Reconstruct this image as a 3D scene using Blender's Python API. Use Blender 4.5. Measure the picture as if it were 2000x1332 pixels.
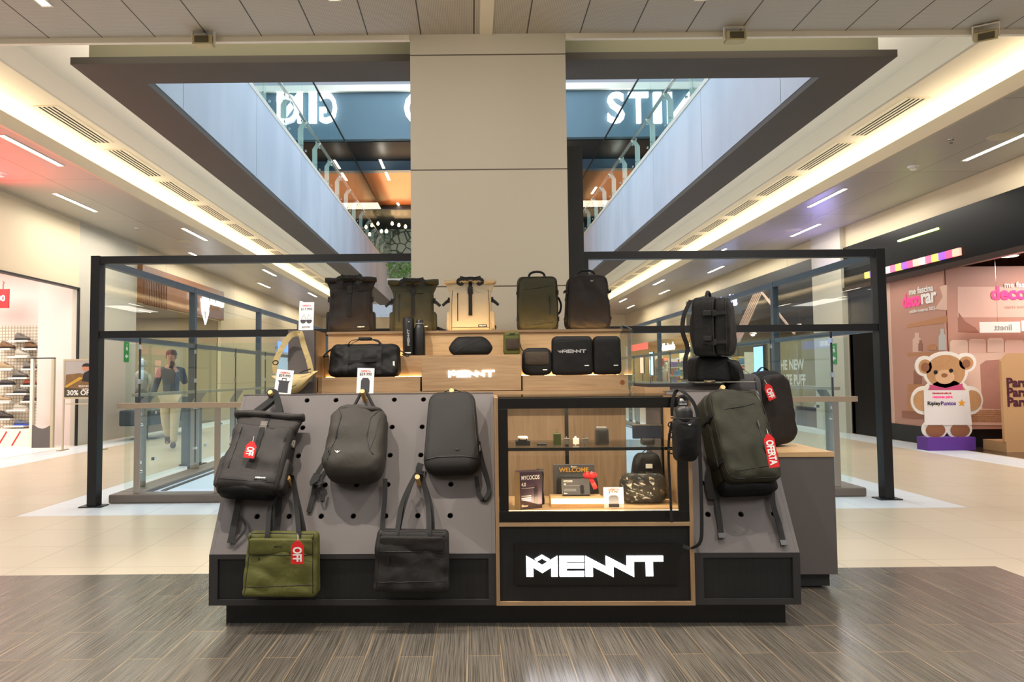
import bpy, math, random
import numpy as np
from mathutils import Vector, Matrix, noise
from mathutils.bvhtree import BVHTree
PI = math.pi
S = bpy.context.scene
C = S.collection
for o in list(bpy.data.objects): bpy.data.objects.remove(o)

# ---------------------------------------------------------------- camera
CAMH = 1.25; FPX = 1384.0; PPX = 920.3; PPY = 666.0; ROLL = .0095; PITCH = math.atan(69/1384)
_up = Vector((0, -math.sin(PITCH), math.cos(PITCH))); _fw = Vector((0, math.cos(PITCH), math.sin(PITCH))); _ex = Vector((1, 0, 0))
_cx = math.cos(ROLL)*_ex - math.sin(ROLL)*_up; _cy = math.sin(ROLL)*_ex + math.cos(ROLL)*_up
cd = bpy.data.cameras.new('camera'); cam = bpy.data.objects.new('camera', cd); C.objects.link(cam)
cam.matrix_world = Matrix((( _cx.x, _cy.x, -_fw.x, 0), (_cx.y, _cy.y, -_fw.y, 0), (_cx.z, _cy.z, -_fw.z, CAMH), (0, 0, 0, 1)))
cd.sensor_width = 36; cd.lens = FPX/2000*36; cd.shift_x = (1000-PPX)/2000; cd.clip_end = 200; cd.clip_start = .05
S.camera = cam

# ---------------------------------------------------------------- view, world, large lights
S.view_settings.view_transform = 'Standard'; S.view_settings.look = 'None'
S.view_settings.gamma = 1; S.view_settings.use_curve_mapping = False
S.view_settings.exposure = 1.15
S.cycles.transparent_max_bounces = 32
W = bpy.data.worlds.new('world'); S.world = W; W.use_nodes = True
W.node_tree.nodes['Background'].inputs[0].default_value = (.75, .85, 1, 1)
W.node_tree.nodes['Background'].inputs[1].default_value = .25

def area(name, loc, size, power, color=(1, 1, 1), rot=(0, 0, 0), sy=None, spread=PI):
    l = bpy.data.lights.new(name, 'AREA'); l.energy = power; l.color = color; l.size = size
    if sy: l.shape = 'RECTANGLE'; l.size_y = sy
    l.spread = spread
    o = bpy.data.objects.new(name, l); o.location = loc; o.rotation_euler = rot; C.objects.link(o); return o
def spot(name, loc, target, power, color, angle=60, r=.03, blend=.5):
    l = bpy.data.lights.new(name, 'SPOT'); l.energy = power; l.color = color; l.spot_size = math.radians(angle); l.spot_blend = blend; l.shadow_soft_size = r
    o = bpy.data.objects.new(name, l); o.location = loc; C.objects.link(o)
    o.rotation_euler = (Vector(target)-Vector(loc)).to_track_quat('-Z', 'Y').to_euler(); return o
WARM = (1, .83, .62); WHITE = (1, .96, .92); COOL = (.70, .87, 1)
# ceiling lights over the photographer; the broad ones are added fill
for x in (-3.3, 3.6): area('ceiling_and_fill_light', (x, 3.2, 4.25), .5, 40, WHITE, sy=3)
area('ceiling_and_fill_light', (.15, -.6, 4.25), 3.5, 34, WHITE, sy=2)
area('ceiling_and_fill_light', (-4.5, 0, 4.25), 2, 70, WHITE, sy=2); area('ceiling_and_fill_light', (4.8, 0, 4.25), 2, 70, WHITE, sy=2)
# red shop sign glow from the left, outside the picture, and a cool one further back on the right
area('shop_sign_light', (-7.45, 9.2, 3.75), .5, 42, (1, .05, .07), (0, math.radians(-128), 0), sy=2.8, spread=math.radians(120))
area('shop_sign_light', (7.6, 15.2, 3.3), .4, 9, (.35, .3, 1), (0, math.radians(125), 0), sy=1)
# spotlights over the stand
spot('spotlight_light', (-1.6, 3.15, 4.22), (-.7, 3.9, 0.6), 190, (1, .90, .78), 66, .025)
spot('spotlight_light', (-.3, 3.1, 4.22), (0, 3.9, .6), 130, (1, .90, .78), 62, .025)
spot('spotlight_light', (1.3, 3.1, 4.22), (1.2, 4.0, .7), 130, (1, .90, .78), 62, .025)
# hidden strip above the near ceiling edge; added fill strips behind the soffit ring
area('cove_fill_strip', (-2.3, 6.32, 4.5), 2.9, 3, (1, .95, .82), (math.radians(100), 0, 0), sy=.08); area('cove_fill_strip', (2.6, 6.32, 4.5), 2.9, 3, (1, .95, .82), (math.radians(100), 0, 0), sy=.08)
area('cove_fill_strip', (-3.95, 17.5, 4.5), .08, 42, (1, .96, .88), (0, math.radians(125), 0), sy=22); area('cove_fill_strip', (4.25, 17.5, 4.5), .08, 42, (1, .96, .88), (0, math.radians(-125), 0), sy=22)
spot('spotlight_light', (.15, 3.9, 4.22), (.17, 6.2, 3.0), 14, (1, .93, .8), 80, .06)
# daylight from the roof light above the opening
area('daylight', (.15, 15, 11.2), 7, 800, COOL, sy=15)
# side aisles
for s, cx in ((-1, -6.6), (1, 6.9)):
    for y in (8.5, 13.5, 18.5, 24, 30):
        area('aisle_light', (cx, y, 4.24), 1.0, 27, (1, .93, .83), sy=3)

# ---------------------------------------------------------------- materials
def srgb(r, g, b):
    f = lambda c: (c/255/12.92 if c/255 <= .04045 else ((c/255+.055)/1.055)**2.4)
    return (f(r), f(g), f(b))
_m = {}
def mat(name, col=None, rough=.6, metal=0, emit=0, bump=0, bscale=400, weave=0, var=0, vscale=3, coat=0, spec=.5, ecol=None):
    if name in _m: return _m[name]
    m = bpy.data.materials.new(name); m.use_nodes = True; nt = m.node_tree; p = nt.nodes['Principled BSDF']
    c = (*srgb(*col), 1)
    p.inputs['Base Color'].default_value = c; p.inputs['Roughness'].default_value = rough; p.inputs['Metallic'].default_value = metal
    p.inputs['Specular IOR Level'].default_value = spec; p.inputs['Coat Weight'].default_value = coat
    if emit:
        p.inputs['Emission Color'].default_value = (*srgb(*(ecol or col)), 1); p.inputs['Emission Strength'].default_value = emit
    if bump or var:
        tc = nt.nodes.new('ShaderNodeTexCoord')
    if var:
        n = nt.nodes.new('ShaderNodeTexNoise'); n.inputs['Scale'].default_value = vscale; n.inputs['Detail'].default_value = 5
        nt.links.new(tc.outputs['Object'], n.inputs['Vector'])
        mx = nt.nodes.new('ShaderNodeMix'); mx.data_type = 'RGBA'
        mx.inputs['A'].default_value = tuple(v*(1-var) for v in c[:3])+(1,); mx.inputs['B'].default_value = tuple(min(1, v*(1+var)) for v in c[:3])+(1,)
        nt.links.new(n.outputs['Fac'], mx.inputs['Factor']); nt.links.new(mx.outputs['Result'], p.inputs['Base Color'])
    if bump:
        b = nt.nodes.new('ShaderNodeBump'); b.inputs['Strength'].default_value = bump; b.inputs['Distance'].default_value = .01
        if weave:
            n2 = nt.nodes.new('ShaderNodeTexChecker'); n2.inputs['Scale'].default_value = weave
        else:
            n2 = nt.nodes.new('ShaderNodeTexNoise'); n2.inputs['Scale'].default_value = bscale; n2.inputs['Detail'].default_value = 4
        nt.links.new(tc.outputs['Object'], n2.inputs['Vector']); nt.links.new(n2.outputs['Fac'], b.inputs['Height'])
        nt.links.new(b.outputs['Normal'], p.inputs['Normal'])
    _m[name] = m; return m

def fabric(name, col, rough=.8, sheen=.0, wr=.16):
    if name in _m: return _m[name]
    m = mat(name, tuple(c*.84 for c in col), max(.66, rough*.9), spec=.3); nt = m.node_tree; p = nt.nodes['Principled BSDF']
    p.inputs['Sheen Weight'].default_value = sheen
    tc = nt.nodes.new('ShaderNodeTexCoord')
    n1 = nt.nodes.new('ShaderNodeTexNoise'); n1.inputs['Scale'].default_value = 14; n1.inputs['Detail'].default_value = 3; n1.inputs['Distortion'].default_value = .8
    n2 = nt.nodes.new('ShaderNodeTexNoise'); n2.inputs['Scale'].default_value = 900; n2.inputs['Detail'].default_value = 2
    b1 = nt.nodes.new('ShaderNodeBump'); b1.inputs['Strength'].default_value = wr; b1.inputs['Distance'].default_value = .02
    b2 = nt.nodes.new('ShaderNodeBump'); b2.inputs['Strength'].default_value = .25; b2.inputs['Distance'].default_value = .001
    for n in (n1, n2): nt.links.new(tc.outputs['Object'], n.inputs['Vector'])
    nt.links.new(n1.outputs['Fac'], b1.inputs['Height']); nt.links.new(n2.outputs['Fac'], b2.inputs['Height'])
    nt.links.new(b1.outputs['Normal'], b2.inputs['Normal']); nt.links.new(b2.outputs['Normal'], p.inputs['Normal'])
    return m

def node_mat(name): 
    m = bpy.data.materials.new(name); m.use_nodes = True; _m[name] = m
    return m, m.node_tree, m.node_tree.nodes['Principled BSDF'], m.node_tree.nodes, m.node_tree.links

def glass(name, tint, refl=1.0):
    m = bpy.data.materials.new(name); m.use_nodes = True; nt = m.node_tree; nt.nodes.clear()
    o = nt.nodes.new('ShaderNodeOutputMaterial'); t = nt.nodes.new('ShaderNodeBsdfTransparent'); t.inputs[0].default_value = (*tint, 1)
    g = nt.nodes.new('ShaderNodeBsdfGlossy'); g.inputs['Roughness'].default_value = .0; g.inputs[0].default_value = (refl, refl, refl, 1)
    lw = nt.nodes.new('ShaderNodeLayerWeight'); lw.inputs[0].default_value = .5; ge = nt.nodes.new('ShaderNodeNewGeometry')
    def mth(op, a, b):
        n = nt.nodes.new('ShaderNodeMath'); n.operation = op
        for i, v in enumerate((a, b)):
            if isinstance(v, (int, float)): n.inputs[i].default_value = v
            else: nt.links.new(v, n.inputs[i])
        return n.outputs[0]
    fr = mth('ADD', mth('MULTIPLY', mth('POWER', lw.outputs['Facing'], 5), .75), .075)      # Schlick, both faces of the pane counted at the front one
    fr = mth('MULTIPLY', fr, mth('SUBTRACT', 1, ge.outputs['Backfacing']))
    mx = nt.nodes.new('ShaderNodeMixShader')
    nt.links.new(fr, mx.inputs[0]); nt.links.new(t.outputs[0], mx.inputs[1]); nt.links.new(g.outputs[0], mx.inputs[2]); nt.links.new(mx.outputs[0], o.inputs[0])
    _m[name] = m; return m

def wood(name, c1, c2, axis='X', rough=.5):
    m, nt, p, N, L = node_mat(name)
    tc = N.new('ShaderNodeTexCoord'); mp = N.new('ShaderNodeMapping'); L.new(tc.outputs['Object'], mp.inputs[0])
    mp.inputs['Scale'].default_value = {'X': (1.5, 22, 22), 'Z': (22, 22, 1.5), 'Y': (22, 1.5, 22)}[axis]
    n = N.new('ShaderNodeTexNoise'); n.inputs['Scale'].default_value = 1.6; n.inputs['Detail'].default_value = 6; n.inputs['Distortion'].default_value = 1.2
    L.new(mp.outputs[0], n.inputs['Vector'])
    r = N.new('ShaderNodeValToRGB'); r.color_ramp.elements[0].position = .3; r.color_ramp.elements[1].position = .72
    r.color_ramp.elements[0].color = (*srgb(*c1), 1); r.color_ramp.elements[1].color = (*srgb(*c2), 1)
    L.new(n.outputs['Fac'], r.inputs[0]); L.new(r.outputs[0], p.inputs['Base Color']); p.inputs['Roughness'].default_value = rough
    return m

def brickmat(name, c1, c2, mortar, bw, bh, ms, offset=.5, rot=0, rough=.3, shift=(0, 0), streak=None, dots=0, coords='XY', spec=.5):
    m, nt, p, N, L = node_mat(name)
    g = N.new('ShaderNodeNewGeometry'); sp = N.new('ShaderNodeSeparateXYZ'); L.new(g.outputs['Position'], sp.inputs[0])
    cb = N.new('ShaderNodeCombineXYZ')
    for i, a in enumerate(coords): L.new(sp.outputs[a], cb.inputs[i])
    mp = N.new('ShaderNodeMapping'); L.new(cb.outputs[0], mp.inputs[0]); mp.inputs['Location'].default_value = (shift[0], shift[1], 0)
    b = N.new('ShaderNodeTexBrick'); L.new(mp.outputs[0], b.inputs['Vector'])
    b.inputs['Color1'].default_value = (*srgb(*c1), 1); b.inputs['Color2'].default_value = (*srgb(*c2), 1); b.inputs['Mortar'].default_value = (*srgb(*mortar), 1)
    b.inputs['Scale'].default_value = 1; b.inputs['Brick Width'].default_value = bw; b.inputs['Row Height'].default_value = bh
    b.inputs['Mortar Size'].default_value = ms; b.offset = offset; b.inputs['Mortar Smooth'].default_value = .1
    out = b.outputs['Color']
    if streak:
        m2 = N.new('ShaderNodeMapping'); L.new(cb.outputs[0], m2.inputs[0]); m2.inputs['Scale'].default_value = streak[0]
        n = N.new('ShaderNodeTexNoise'); n.inputs['Scale'].default_value = 1; n.inputs['Detail'].default_value = 3; L.new(m2.outputs[0], n.inputs['Vector'])
        r = N.new('ShaderNodeValToRGB'); r.color_ramp.elements[0].position = .38; r.color_ramp.elements[1].position = .66
        r.color_ramp.elements[0].color = (*[streak[1]]*3, 1); r.color_ramp.elements[1].color = (*[streak[2]]*3, 1)
        L.new(n.outputs['Fac'], r.inputs[0])
        mx = N.new('ShaderNodeMix'); mx.data_type = 'RGBA'; mx.blend_type = 'MULTIPLY'; mx.inputs['Factor'].default_value = 1
        L.new(out, mx.inputs['A']); L.new(r.outputs[0], mx.inputs['B']); out = mx.outputs['Result']
    if dots:
        v = N.new('ShaderNodeTexVoronoi'); v.inputs['Scale'].default_value = dots; v.inputs['Randomness'].default_value = 0; L.new(cb.outputs[0], v.inputs['Vector'])
        r = N.new('ShaderNodeValToRGB'); r.color_ramp.elements[0].position = .22; r.color_ramp.elements[1].position = .32
        r.color_ramp.elements[0].color = (.45, .45, .45, 1); r.color_ramp.elements[1].color = (1, 1, 1, 1)
        L.new(v.outputs['Distance'], r.inputs[0])
        mx = N.new('ShaderNodeMix'); mx.data_type = 'RGBA'; mx.blend_type = 'MULTIPLY'; mx.inputs['Factor'].default_value = 1
        L.new(out, mx.inputs['A']); L.new(r.outputs[0], mx.inputs['B']); out = mx.outputs['Result']
    L.new(out, p.inputs['Base Color']); p.inputs['Roughness'].default_value = rough; p.inputs['Specular IOR Level'].default_value = spec
    return m

# ---------------------------------------------------------------- geometry helpers
class MB:
    def __init__(s): s.v = []; s.f = []
    def add(s, v, f):
        n = len(s.v); s.v += [tuple(p) for p in v]; s.f += [tuple(i+n for i in q) for q in f]; return s
    def box(s, x0, x1, y0, y1, z0, z1):
        return s.add([(x0, y0, z0), (x1, y0, z0), (x1, y1, z0), (x0, y1, z0), (x0, y0, z1), (x1, y0, z1), (x1, y1, z1), (x0, y1, z1)],
                     [(0, 3, 2, 1), (4, 5, 6, 7), (0, 1, 5, 4), (1, 2, 6, 5), (2, 3, 7, 6), (3, 0, 4, 7)])
    def cbox(s, cx, cy, cz, sx, sy, sz, rot=None):
        b = MB().box(-sx/2, sx/2, -sy/2, sy/2, -sz/2, sz/2)
        for i, v in enumerate(b.v):
            v = Vector(v)
            if rot: v = Matrix.Rotation(rot[1], 3, rot[0]) @ v
            b.v[i] = (v.x+cx, v.y+cy, v.z+cz)
        return s.add(b.v, b.f)
    def prism(s, poly, y0, y1):                     # polygon in x-z, extruded along y
        a = sum(poly[i][0]*poly[(i+1) % len(poly)][1]-poly[(i+1) % len(poly)][0]*poly[i][1] for i in range(len(poly)))
        if a < 0: poly = poly[::-1]
        n = len(poly); v = [(x, y0, z) for x, z in poly]+[(x, y1, z) for x, z in poly]
        return s.add(v, [tuple(range(n)), tuple(range(2*n-1, n-1, -1))]+[(i, i+n, (i+1) % n+n, (i+1) % n) for i in range(n)])
    def prismx(s, poly, x0, x1):                    # polygon in y-z, extruded along x
        n = len(poly); v = [(x0, y, z) for y, z in poly]+[(x1, y, z) for y, z in poly]
        return s.add(v, [tuple(range(n))[::-1], tuple(range(n, 2*n))]+[(i, (i+1) % n, (i+1) % n+n, i+n) for i in range(n)])
    def prismz(s, poly, z0, z1):
        n = len(poly); v = [(x, y, z0) for x, y in poly]+[(x, y, z1) for x, y in poly]
        return s.add(v, [tuple(range(n))[::-1], tuple(range(n, 2*n))]+[(i, (i+1) % n, (i+1) % n+n, i+n) for i in range(n)])
    def tube(s, pts, r, n=8, closed=False, caps=True):
        pts = [Vector(p) for p in pts]; m = len(pts); rings = []; prev = None
        for i, p in enumerate(pts):
            a = pts[(i-1) % m] if (closed or i > 0) else p; b = pts[(i+1) % m] if (closed or i < m-1) else p
            t = (b-a).normalized() if (b-a).length > 1e-9 else Vector((0, 0, 1))
            if prev is None: u = t.orthogonal().normalized()
            else:
                u = prev-t*prev.dot(t); u = u.normalized() if u.length > 1e-6 else t.orthogonal().normalized()
            prev = u; w = t.cross(u); rr = r[i] if isinstance(r, (list, tuple)) else r
            rings.append([p+(u*math.cos(2*PI*k/n)+w*math.sin(2*PI*k/n))*rr for k in range(n)])
        v = [q for g in rings for q in g]; f = []
        for i in range(m if closed else m-1):
            j = (i+1) % m
            for k in range(n): f.append((i*n+k, i*n+(k+1) % n, j*n+(k+1) % n, j*n+k))
        if not closed and caps: f += [tuple(range(n))[::-1], tuple(range((m-1)*n, m*n))]
        return s.add(v, f)
    def lathe(s, prof, n=20, c=(0, 0, 0), sy=1):
        v = [(c[0]+r*math.cos(2*PI*k/n), c[1]+sy*r*math.sin(2*PI*k/n), c[2]+z) for r, z in prof for k in range(n)]; f = []
        for i in range(len(prof)-1):
            for k in range(n): f.append((i*n+k, i*n+(k+1) % n, (i+1)*n+(k+1) % n, (i+1)*n+k))
        f += [tuple(range(n))[::-1], tuple(range((len(prof)-1)*n, len(prof)*n))]
        return s.add(v, f)
    def ribbon(s, pts, w, t=.002, wdir=None):       # flat strap along a path
        pts = [Vector(p) for p in pts]; m = len(pts); v = []
        for i, p in enumerate(pts):
            tn = (pts[min(i+1, m-1)]-pts[max(i-1, 0)]).normalized()
            wd = tn.cross(Vector((0, 1, 0))) if wdir == 'flat' else Vector(wdir[i] if isinstance(wdir, list) else (wdir or (1, 0, 0)));
            if wdir == 'flat' and wd.length < .2: wd = Vector((1, 0, 0))
            if wdir == 'flat' and i and wd.dot(pw) < 0: wd = -wd
            pw = wd; wd = (wd-tn*wd.dot(tn)).normalized(); nn = tn.cross(wd)
            ww = w[i] if isinstance(w, list) else w
            v += [p-wd*ww/2-nn*t/2, p+wd*ww/2-nn*t/2, p+wd*ww/2+nn*t/2, p-wd*ww/2+nn*t/2]
        f = [(0, 3, 2, 1), tuple(range((m-1)*4, m*4))]
        for i in range(m-1):
            for k in range(4): f.append((i*4+k, i*4+(k+1) % 4, i*4+4+(k+1) % 4, i*4+4+k))
        return s.add(v, f)
    def loft(s, rings):
        n = len(rings[0]); v = [p for r in rings for p in r]; f = []
        for i in range(len(rings)-1):
            for k in range(n): f.append((i*n+k, i*n+(k+1) % n, (i+1)*n+(k+1) % n, (i+1)*n+k))
        f += [tuple(range(n))[::-1], tuple(range((len(rings)-1)*n, len(rings)*n))]
        return s.add(v, f)
    def xf(s, M):
        s.v = [tuple(M @ Vector(p)) for p in s.v]; return s

def obj(name, mb, m, parent=None, loc=(0, 0, 0), rot=(0, 0, 0), smooth=False, bevel=0, subd=0):
    me = bpy.data.meshes.new(name); me.from_pydata(mb.v, [], mb.f); me.update()
    me.materials.append(m if not isinstance(m, str) else _m[m])
    import bmesh
    b = bmesh.new(); b.from_mesh(me); bmesh.ops.recalc_face_normals(b, faces=b.faces); b.to_mesh(me); b.free()
    if smooth:
        for p in me.polygons: p.use_smooth = True
    o = bpy.data.objects.new(name, me); C.objects.link(o); o.location = loc; o.rotation_euler = rot
    if parent: o.parent = parent
    if smooth == 'auto':
        me.set_sharp_from_angle(angle=math.radians(40))
    if bevel:
        q = o.modifiers.new('b', 'BEVEL'); q.width = bevel; q.segments = 2; q.limit_method = 'ANGLE'
    if subd:
        q = o.modifiers.new('s', 'SUBSURF'); q.levels = subd; q.render_levels = subd
    return o
def tag(o, label=None, cat=None, group=None, kind=None):
    if label: o['label'] = label
    if cat: o['category'] = cat
    if group: o['group'] = group
    if kind: o['kind'] = kind
    return o
def struct(name, mb, m, **k): return tag(obj(name, mb, m, **k), kind='structure')
def thing(name, label, cat, loc=(0, 0, 0), rot=(0, 0, 0), group=None):
    o = bpy.data.objects.new(name, None); C.objects.link(o); o.location = loc; o.rotation_euler = rot; o.empty_display_size = .1
    return tag(o, label, cat, group)
def B(x0, x1, y0, y1, z0, z1): return MB().box(x0, x1, y0, y1, z0, z1)
def dup(root, loc, label=None, rot=None):
    r = root.copy(); C.objects.link(r); r.location = loc
    if rot is not None: r.rotation_euler = rot
    if label: r['label'] = label
    for ch in list(root.children):
        c = ch.copy(); C.objects.link(c); c.parent = r
        for g in list(ch.children):
            d = g.copy(); C.objects.link(d); d.parent = c
    return r
def text_mb(s, size, depth=.001, bold=0, align='CENTER', space=1.0, sx=1.0):
    cu = bpy.data.curves.new('t', 'FONT'); cu.body = s; cu.size = size; cu.extrude = depth/2; cu.offset = bold; cu.align_x = align; cu.align_y = 'CENTER'
    cu.space_character = space; cu.resolution_u = 3
    o = bpy.data.objects.new('t', cu); C.objects.link(o); bpy.context.view_layer.update()
    me = bpy.data.meshes.new_from_object(o.evaluated_get(bpy.context.evaluated_depsgraph_get()))
    mb = MB(); mb.add([(v.co.x*sx, -v.co.z, v.co.y) for v in me.vertices], [tuple(p.vertices) for p in me.polygons])
    bpy.data.objects.remove(o); bpy.data.curves.remove(cu); bpy.data.meshes.remove(me); return mb
def holes_mb(x0, x1, z0, z1, holes, r, t):          # flat board in x-z with round holes, front at y=0
    cu = bpy.data.curves.new('h', 'CURVE'); cu.dimensions = '2D'; cu.fill_mode = 'BOTH'; cu.extrude = t/2
    def sp(pts):
        q = cu.splines.new('POLY'); q.points.add(len(pts)-1); q.use_cyclic_u = True
        for i, p in enumerate(pts): q.points[i].co = (p[0], p[1], 0, 1)
    sp([(x0, z0), (x1, z0), (x1, z1), (x0, z1)])
    for hx, hz in holes: sp([(hx+r*math.cos(a*PI/10), hz+r*math.sin(a*PI/10)) for a in range(20)])
    o = bpy.data.objects.new('h', cu); C.objects.link(o); bpy.context.view_layer.update()
    me = bpy.data.meshes.new_from_object(o.evaluated_get(bpy.context.evaluated_depsgraph_get()))
    mb = MB(); mb.add([(v.co.x, -v.co.z+t/2, v.co.y) for v in me.vertices], [tuple(p.vertices) for p in me.polygons])
    bpy.data.objects.remove(o); bpy.data.curves.remove(cu); return mb
_L = [[(315, 330), (455, 410), (590, 330), (590, 510), (535, 510), (535, 430), (455, 478), (375, 430), (375, 510), (315, 510)],
      [(453, 320), (520, 358), (500, 378), (453, 352), (410, 376), (388, 356)],
      [(608, 332), (823, 332), (823, 380), (670, 380), (670, 396), (823, 396), (823, 438), (670, 438), (670, 464), (823, 464), (823, 510), (608, 510)],
      [(836, 330), (1017, 425), (1017, 330), (1200, 425), (1200, 332), (1263, 332), (1263, 515), (1083, 420), (1083, 515), (900, 425), (900, 510), (836, 510)],
      [(1270, 332), (1520, 332), (1520, 380), (1430, 380), (1430, 508), (1368, 508), (1368, 380), (1270, 380)]]
def logo_mb(w, t=.001):
    mb = MB()
    for p in _L: mb.prism([((x-917.5)/1205*w, (420-z)/1205*w) for x, z in p], -t, 0)
    return mb
def mark_mb(w, t=.001):                              # small winged badge
    mb = MB()
    mb.prism([(-.5*w, .2*w), (0, -.12*w), (.5*w, .2*w), (.3*w, -.1*w), (0, -.32*w), (-.3*w, -.1*w)], -t, 0)
    mb.prism([(0, .16*w), (.14*w, .04*w), (0, -.05*w), (-.14*w, .04*w)], -t, 0)
    return mb

# kiosk frame: local x along its front, y away from the camera
KR = math.radians(-1.4); KO = Vector((.16, 3.60, 0)); KM = Matrix.Translation(KO) @ Matrix.Rotation(KR, 4, 'Z')
def K(x, y, z): return KM @ Vector((x, y, z))
def ray(px, py):
    a = (px-PPX)/FPX; b = (PPY-py)/FPX
    return a*_cx + b*_cy + _fw
def at(px, py, Y): d = ray(px, py); return Vector((0, 0, CAMH)) + d*(Y/d.y)
def kat(px, py, y):                                  # point of a kiosk-local plane y = const, in kiosk coordinates
    Mi = KM.inverted(); o = Mi @ Vector((0, 0, CAMH)); d = Mi.to_3x3() @ ray(px, py)
    return o + d*((y-o.y)/d.y)
# ---------------------------------------------------------------- shell materials
brickmat('planks', (104, 98, 89), (90, 85, 78), (134, 116, 92), .92, .152, .003, offset=.37, rough=.25, coords='YX', shift=(.1, .03), streak=((2.5, 240, 1), .5, 1.38))
brickmat('tiles', (208, 194, 170), (203, 189, 165), (150, 138, 118), .604, .604, .0025, offset=0, rough=.28, coords='XY', shift=(.01, .03))
brickmat('pale_tiles', (226, 232, 236), (220, 228, 234), (170, 178, 184), .604, .604, .003, offset=0, rough=.3, coords='XY', shift=(.01, .03))
brickmat('ceiling_panels', (198, 192, 181), (190, 184, 174), (84, 80, 72), 2.4, .475, .006, offset=0, rough=.7, coords='YX', shift=(0, -.05), dots=70)
brickmat('aisle_panels', (170, 164, 152), (162, 156, 145), (92, 88, 80), 2.9, 1.02, .006, offset=0, rough=.38, coords='YX', shift=(.9, .3))
brickmat('stone_clad', (206, 198, 180), (203, 195, 178), (96, 84, 66), 60, 1.04, .006, offset=0, rough=.45, coords='XZ', shift=(30, -2.04+1.04))
brickmat('wall_panels', (226, 208, 172), (222, 205, 170), (176, 158, 124), 2.5, 1.1, .008, offset=0, rough=.5, coords='YZ')
brickmat('slatted', (9, 9, 11), (13, 13, 16), (2, 2, 2), 3, .034, .0022, offset=0, rough=.6, coords='ZX', shift=(1.5, 0))
mat('cream', (232, 216, 184), .6, var=.03, vscale=.6); mat('cream_grey', (206, 200, 184), .6); mat('taupe', (186, 178, 160), .65)
mat('lip', (190, 178, 152), .6); mat('soffit', (84, 76, 66), .75, var=.08, vscale=3); mat('white_trim', (236, 228, 210), .5)
mat('green_plaster', (150, 142, 112), .7); mat('dark_blue', (88, 110, 120), .6, var=.1, vscale=1); mat('near_black', (20, 20, 22), .5)
mat('black_gloss', (6, 6, 7), .3, spec=.15); mat('frame_black', (22, 22, 24), .42, metal=.2); mat('steel', (168, 160, 150), .28, metal=.85)
mat('rail_tan', (176, 156, 134), .35, metal=.3); mat('kerb', (112, 102, 94), .5, var=.1, vscale=5); mat('pale_blue', (196, 208, 224), .45)
mat('white', (240, 236, 228), .5); mat('glow_warm', (255, 242, 218), emit=7.5); mat('glow_white', (255, 246, 226), emit=9); mat('dark_gap', (8, 8, 8), .8)
mat('chrome', (220, 220, 215), .15, metal=1); mat('wood_brown', (120, 72, 36), .5, var=.2, vscale=4); mat('glow_green', (205, 240, 110), emit=3)
mat('brown_ceiling', (150, 88, 40), .35, var=.35, vscale=.8); mat('red', (214, 32, 34), .45)
glass('clear_glass', (.98, .99, .98), .8); glass('green_glass', (.93, .985, .965), .8); glass('upper_glass', (.84, .95, .96), .8)
glass('case_glass', (.96, .96, .94), .6)
def plaster():
    m, nt, p, N, L = node_mat('fascia_plaster')
    g = N.new('ShaderNodeNewGeometry'); mp = N.new('ShaderNodeMapping'); L.new(g.outputs['Position'], mp.inputs[0]); mp.inputs['Scale'].default_value = (1, .8, .3)
    n = N.new('ShaderNodeTexNoise'); n.inputs['Scale'].default_value = 1.3; n.inputs['Detail'].default_value = 6; L.new(mp.outputs[0], n.inputs['Vector'])
    r = N.new('ShaderNodeValToRGB'); r.color_ramp.elements[0].position = .3; r.color_ramp.elements[1].position = .6
    r.color_ramp.elements[0].color = (*srgb(172, 180, 190), 1); r.color_ramp.elements[1].color = (*srgb(190, 196, 204), 1)
    L.new(n.outputs['Fac'], r.inputs[0]); L.new(r.outputs[0], p.inputs['Base Color']); p.inputs['Roughness'].default_value = .7
plaster()

XL, XR = -7.57, 7.87; ZC = 4.31; YE = 36
# floors
struct('floor', B(-3.05, 3.35, -4, 4.62, -.05, 0), 'planks')
mb = MB(); mb.box(XL, -3.05, -4, 4.62, -.05, 0); mb.box(3.35, XR, -4, 4.62, -.05, 0); mb.box(XL, XR, 4.62, 6.6, -.05, 0)
mb.box(XL, -4.21, 6.6, YE, -.05, 0); mb.box(4.56, XR, 6.6, YE, -.05, 0); mb.box(-4.21, 4.56, 32, YE, -.05, 0)
struct('floor', mb, 'tiles')
struct('floor', B(-4.21, 4.56, 6.6, 32, -.05, 0), 'pale_tiles')
mb = MB(); mb.box(-7.5, -6.75, 5, YE, .0, .001); mb.box(7.1, 7.8, 5, YE, 0, .001)
struct('floor', mb, 'pale_tiles')
struct('floor', B(-14, XL, 4, 14, -.05, 0), 'white')
struct('floor', B(XR, 15, 2, YE, -.05, -.001), mat('brown_floor', (66, 54, 44), .2))
struct('floor', B(-14, XL, 14, YE, -.05, -.001), mat('brown_floor', (66, 54, 44), .2))
# ceiling over the photographer
mb = MB(); mb.box(XL, XR, -4, 6.2, ZC, ZC+.04)
struct('ceiling', mb, 'ceiling_panels')
mb = MB(); mb.box(XL, -.525, 6.2, 6.24, 4.262, 4.4); mb.box(.869, XR, 6.2, 6.24, 4.262, 4.4); struct('trim_1', mb, 'white_trim')
struct('trim_2', B(-.0+.10, .215, -4, 6.2, ZC-.012, ZC), 'white_trim')
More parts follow.
